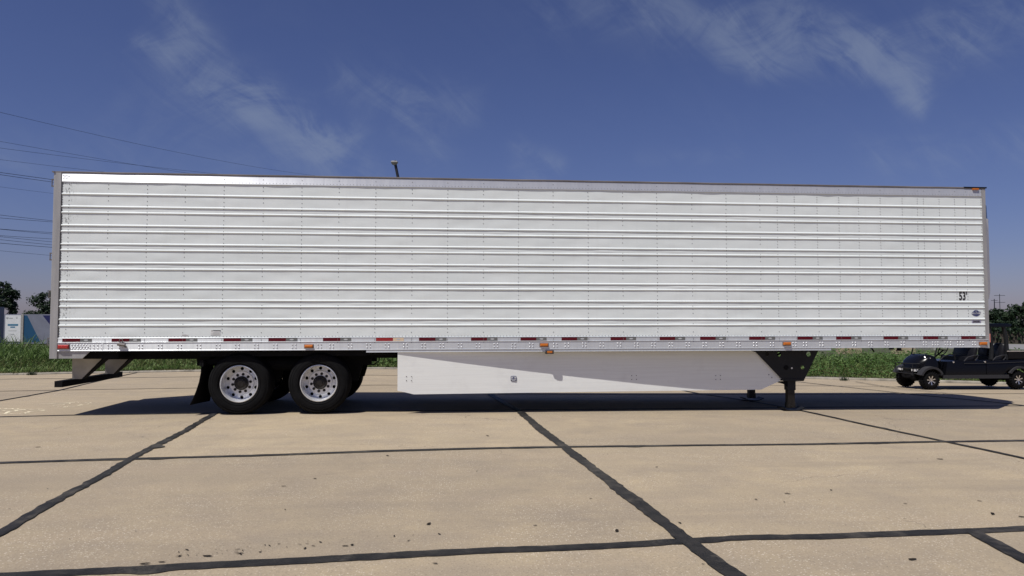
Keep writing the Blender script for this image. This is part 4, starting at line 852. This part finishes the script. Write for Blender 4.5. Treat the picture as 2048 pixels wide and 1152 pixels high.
for i, (px, yt, yb, wd) in enumerate(((1988.5, 598, 640, 1.2), (1999, 588, 640, 2.0))):
    t = far(px, yt, 260); q = MB(); o = empty('power_pylon', (t.x, t.y, -1.5), ('shorter dark' if i == 0 else 'taller thin')+' power pole rising behind the tree right of the trailer', 'power pole', 'power poles on the right horizon')
    q.bar((t.x, t.y, -1.6), t, .24 if i == 0 else .13, 6, r2=.14 if i == 0 else .1); q.build('mast', 'steel', o); q = MB()
    for k in range(3 if i else 1): q.bar((t.x-wd, t.y, t.z-.5-k*2.4), (t.x+wd, t.y, t.z-.5-k*2.4), .07, 5)
    q.build('crossarms', 'steel', o)

# ------------------------------------------------------------------ vegetation on the verge
random.seed(33)
def blade(b, p, h, wd, lean, ang, mi=0, seg=4):
    dx, dy = cos(ang), sin(ang); fa = random.uniform(0, pi); wx, wy = cos(fa)*wd/2, sin(fa)*wd/2; o = len(b.v)
    for k in range(seg):
        t = k/seg; q = lean*t*t; z = h*(t-.42*lean/h*t*t*t); ww = 1-t*.55
        b.v += [(p[0]+dx*q-wx*ww, p[1]+dy*q-wy*ww, p[2]+z), (p[0]+dx*q+wx*ww, p[1]+dy*q+wy*ww, p[2]+z)]
    b.v.append((p[0]+dx*lean, p[1]+dy*lean, p[2]+h*(1-.42*lean/h)))
    for k in range(seg-1): b.f.append((o+2*k, o+2*k+1, o+2*k+3, o+2*k+2)); b.m.append(mi)
    b.f.append((o+2*seg-2, o+2*seg-1, o+2*seg)); b.m.append(mi)
tall = MB(); short = MB(); weeds = MB()
for k in range(52000):
    x = random.uniform(-14, 27); o = .15+6.0*random.random()**1.3; y = poly_y(KERB, x); dens = noise.noise((x*.35, o*.5, 2.2)); 
    X, Y, Z = land(x, y, o); hmax = (.22+.98*sm((o-.5)/2.4))*(.80+.35*noise.noise((X*.5, Y*.5, 5.)))
    if x > 9: hmax *= .68
    blade(tall, (X, Y, Z-.02), hmax*random.uniform(.5, 1.15), random.uniform(.014, .050), hmax*random.uniform(.2, 1.0), random.uniform(0, 2*pi))
for k in range(26000):
    x = random.uniform(-14, 27); o = 2.4*random.random()**1.4+.10+.22*noise.noise((x*1.3, 0, 8.8)); y = poly_y(KERB, x); X, Y, Z = land(x, y, o); h = (.07+.30*sm(o/1.6))*random.uniform(.5, 1.3)
    blade(short, (X, Y, Z-.01), h, random.uniform(.008, .018), h*random.uniform(.2, .9), random.uniform(0, 2*pi), seg=2)
for k in range(30000):
    x = random.uniform(8.5, 27) if k % 4 else random.uniform(2, 9); o = .3+4.5*random.random()**1.2; y = poly_y(KERB, x); X, Y, Z = land(x, y, o)
    hm = (.26+.50*sm((o-.2)/1.6))*(.85+.4*noise.noise((X*.7, Y*.7, 11.)))*(1.0 if x > 8.5 else 1.0); z = Z+hm*random.random()**.55; l = random.uniform(.05, .13); a = random.uniform(0, 2*pi); t = Vector((cos(a), sin(a), random.uniform(-.7, .35))); n = Vector((random.gauss(0, .5), random.gauss(0, .5)-.3, 1)); u = n.cross(t).normalized(); t.normalize(); p = Vector((X, Y, z))
    weeds.add([p-t*l*.5, p+u*l*.26, p+t*l*.5, p-u*l*.26], [(0, 1, 2, 3)])
tag(tall.build('tall_grass', 'grass', recalc=False), 'tall green grass growing along the edge of the lot', 'grass', kind='stuff')
tag(short.build('short_grass', 'drygrass', recalc=False), 'short olive grass along the kerb', 'grass', kind='stuff')
tag(weeds.build('broadleaf_weeds', 'weed', recalc=False), 'leafy green weeds growing among the grass', 'weeds', kind='stuff')
for px, py, lab in ((1688, 761, 'small dark weed tuft at the end of a tar seam right of the landing gear'), (62, 750, 'small dark weed tuft at the kerb near the left edge')):
    P = ground(px, py); b = MB()
    for k in range(90): blade(b, (P.x+random.gauss(0, .06), P.y+random.gauss(0, .05), gz(P.x, P.y)), random.uniform(.06, .17), .014, random.uniform(.02, .1), random.uniform(0, 6.28), seg=2)
    tag(b.build('weed_tuft', 'tree', recalc=False), lab, 'weeds')
# ------------------------------------------------------------------ litter and paint on the slabs
random.seed(44); b = MB()
def scrap(x, y, r, el=1.0):
    a = random.uniform(0, pi); n = 6; o = len(b.v); z = gz(x, y)+.006
    for k in range(n):
        t = 2*pi*k/n; rr = r*random.uniform(.6, 1.2); u, v = rr*cos(t)*el, rr*sin(t)*.5; b.v.append((x+u*cos(a)-v*sin(a), y+u*sin(a)+v*cos(a), z+random.uniform(0, .12)*r))
    b.f.append(tuple(range(o, o+n))); b.m.append(0)
for px, py, r in ((1233, 1063, .035), (857, 1049, .03), (567, 973, .025), (630, 958, .02), (1574, 988, .03), (1880, 919, .035), (1985, 1028, .035), (2046, 1035, .03), (1825, 1120, .03), (76, 895, .035), (289, 1129, .025), (323, 1125, .025), (415, 1113, .03), (480, 1108, .02), (520, 1105, .015), (610, 1098, .02), (690, 1093, .02), (1070, 1052, .015), (704, 1091, .02), (1182, 998, .015), (975, 872, .03), (870, 1128, .02), (775, 912, .03), (1512, 1000, .02), (1360, 1047, .02), (1313, 935, .02), (1662, 981, .02), (1810, 1008, .02), (1960, 1003, .02)):
    P = ground(px, py); scrap(P.x, P.y, r, 1.3)
for k in range(420):
    x, y = random.uniform(-6, 18), random.uniform(-10.5, 7); scrap(x, y, random.choice((.005, .006, .008, .010, .013)), random.uniform(.8, 1.6))
for k in range(60):
    t = k/60; t = min(1, abs(random.gauss(.25, .3))); P = ground(330+680*t, 1113-57*t+random.gauss(0, 4)); scrap(P.x, P.y, .003+.012*random.random()**2.5, 1.8)
tag(b.build('leaf_litter', 'litter', recalc=False), 'scattered dark leaf scraps and grit on the concrete', 'litter', kind='stuff')
def paint(px0, py0, px1, py1, wd, seed):
    b = MB(); A_, B_ = ground(px0, py0), ground(px1, py1); n = 22; d = (B_-A_); t = d.normalized(); u = Vector((-t.y, t.x, 0))
    for i in range(n+1):
        p = A_+d*i/n+u*noise.noise((i*.25, seed, 0))*.16; k = wd*(.35+.65*abs(noise.noise((i*.6, seed, 5))))*sin(pi*(i+.5)/(n+1))**.5
        for s in (-1, 1): q = p+u*k*s*.5; b.v.append((q.x, q.y, gz(q.x, q.y)+.004))
    for i in range(n): b.f.append((2*i, 2*i+2, 2*i+3, 2*i+1)); b.m.append(0)
    b.build('paint_scrawl', 'chalk', lot, recalc=False)
for k, a in enumerate(((-10, 822, 86, 818, .10), (-10, 818, 40, 818, .14), (-6, 829, 50, 818, .12), (40, 828, 88, 819, .10), (10, 826, 60, 828, .06), (80, 809, 150, 804, .08), (105, 812, 150, 804, .05), (118, 813, 148, 815, .06), (140, 814, 186, 807, .07), (150, 804, 190, 807, .04))): paint(*a, k*3.1)
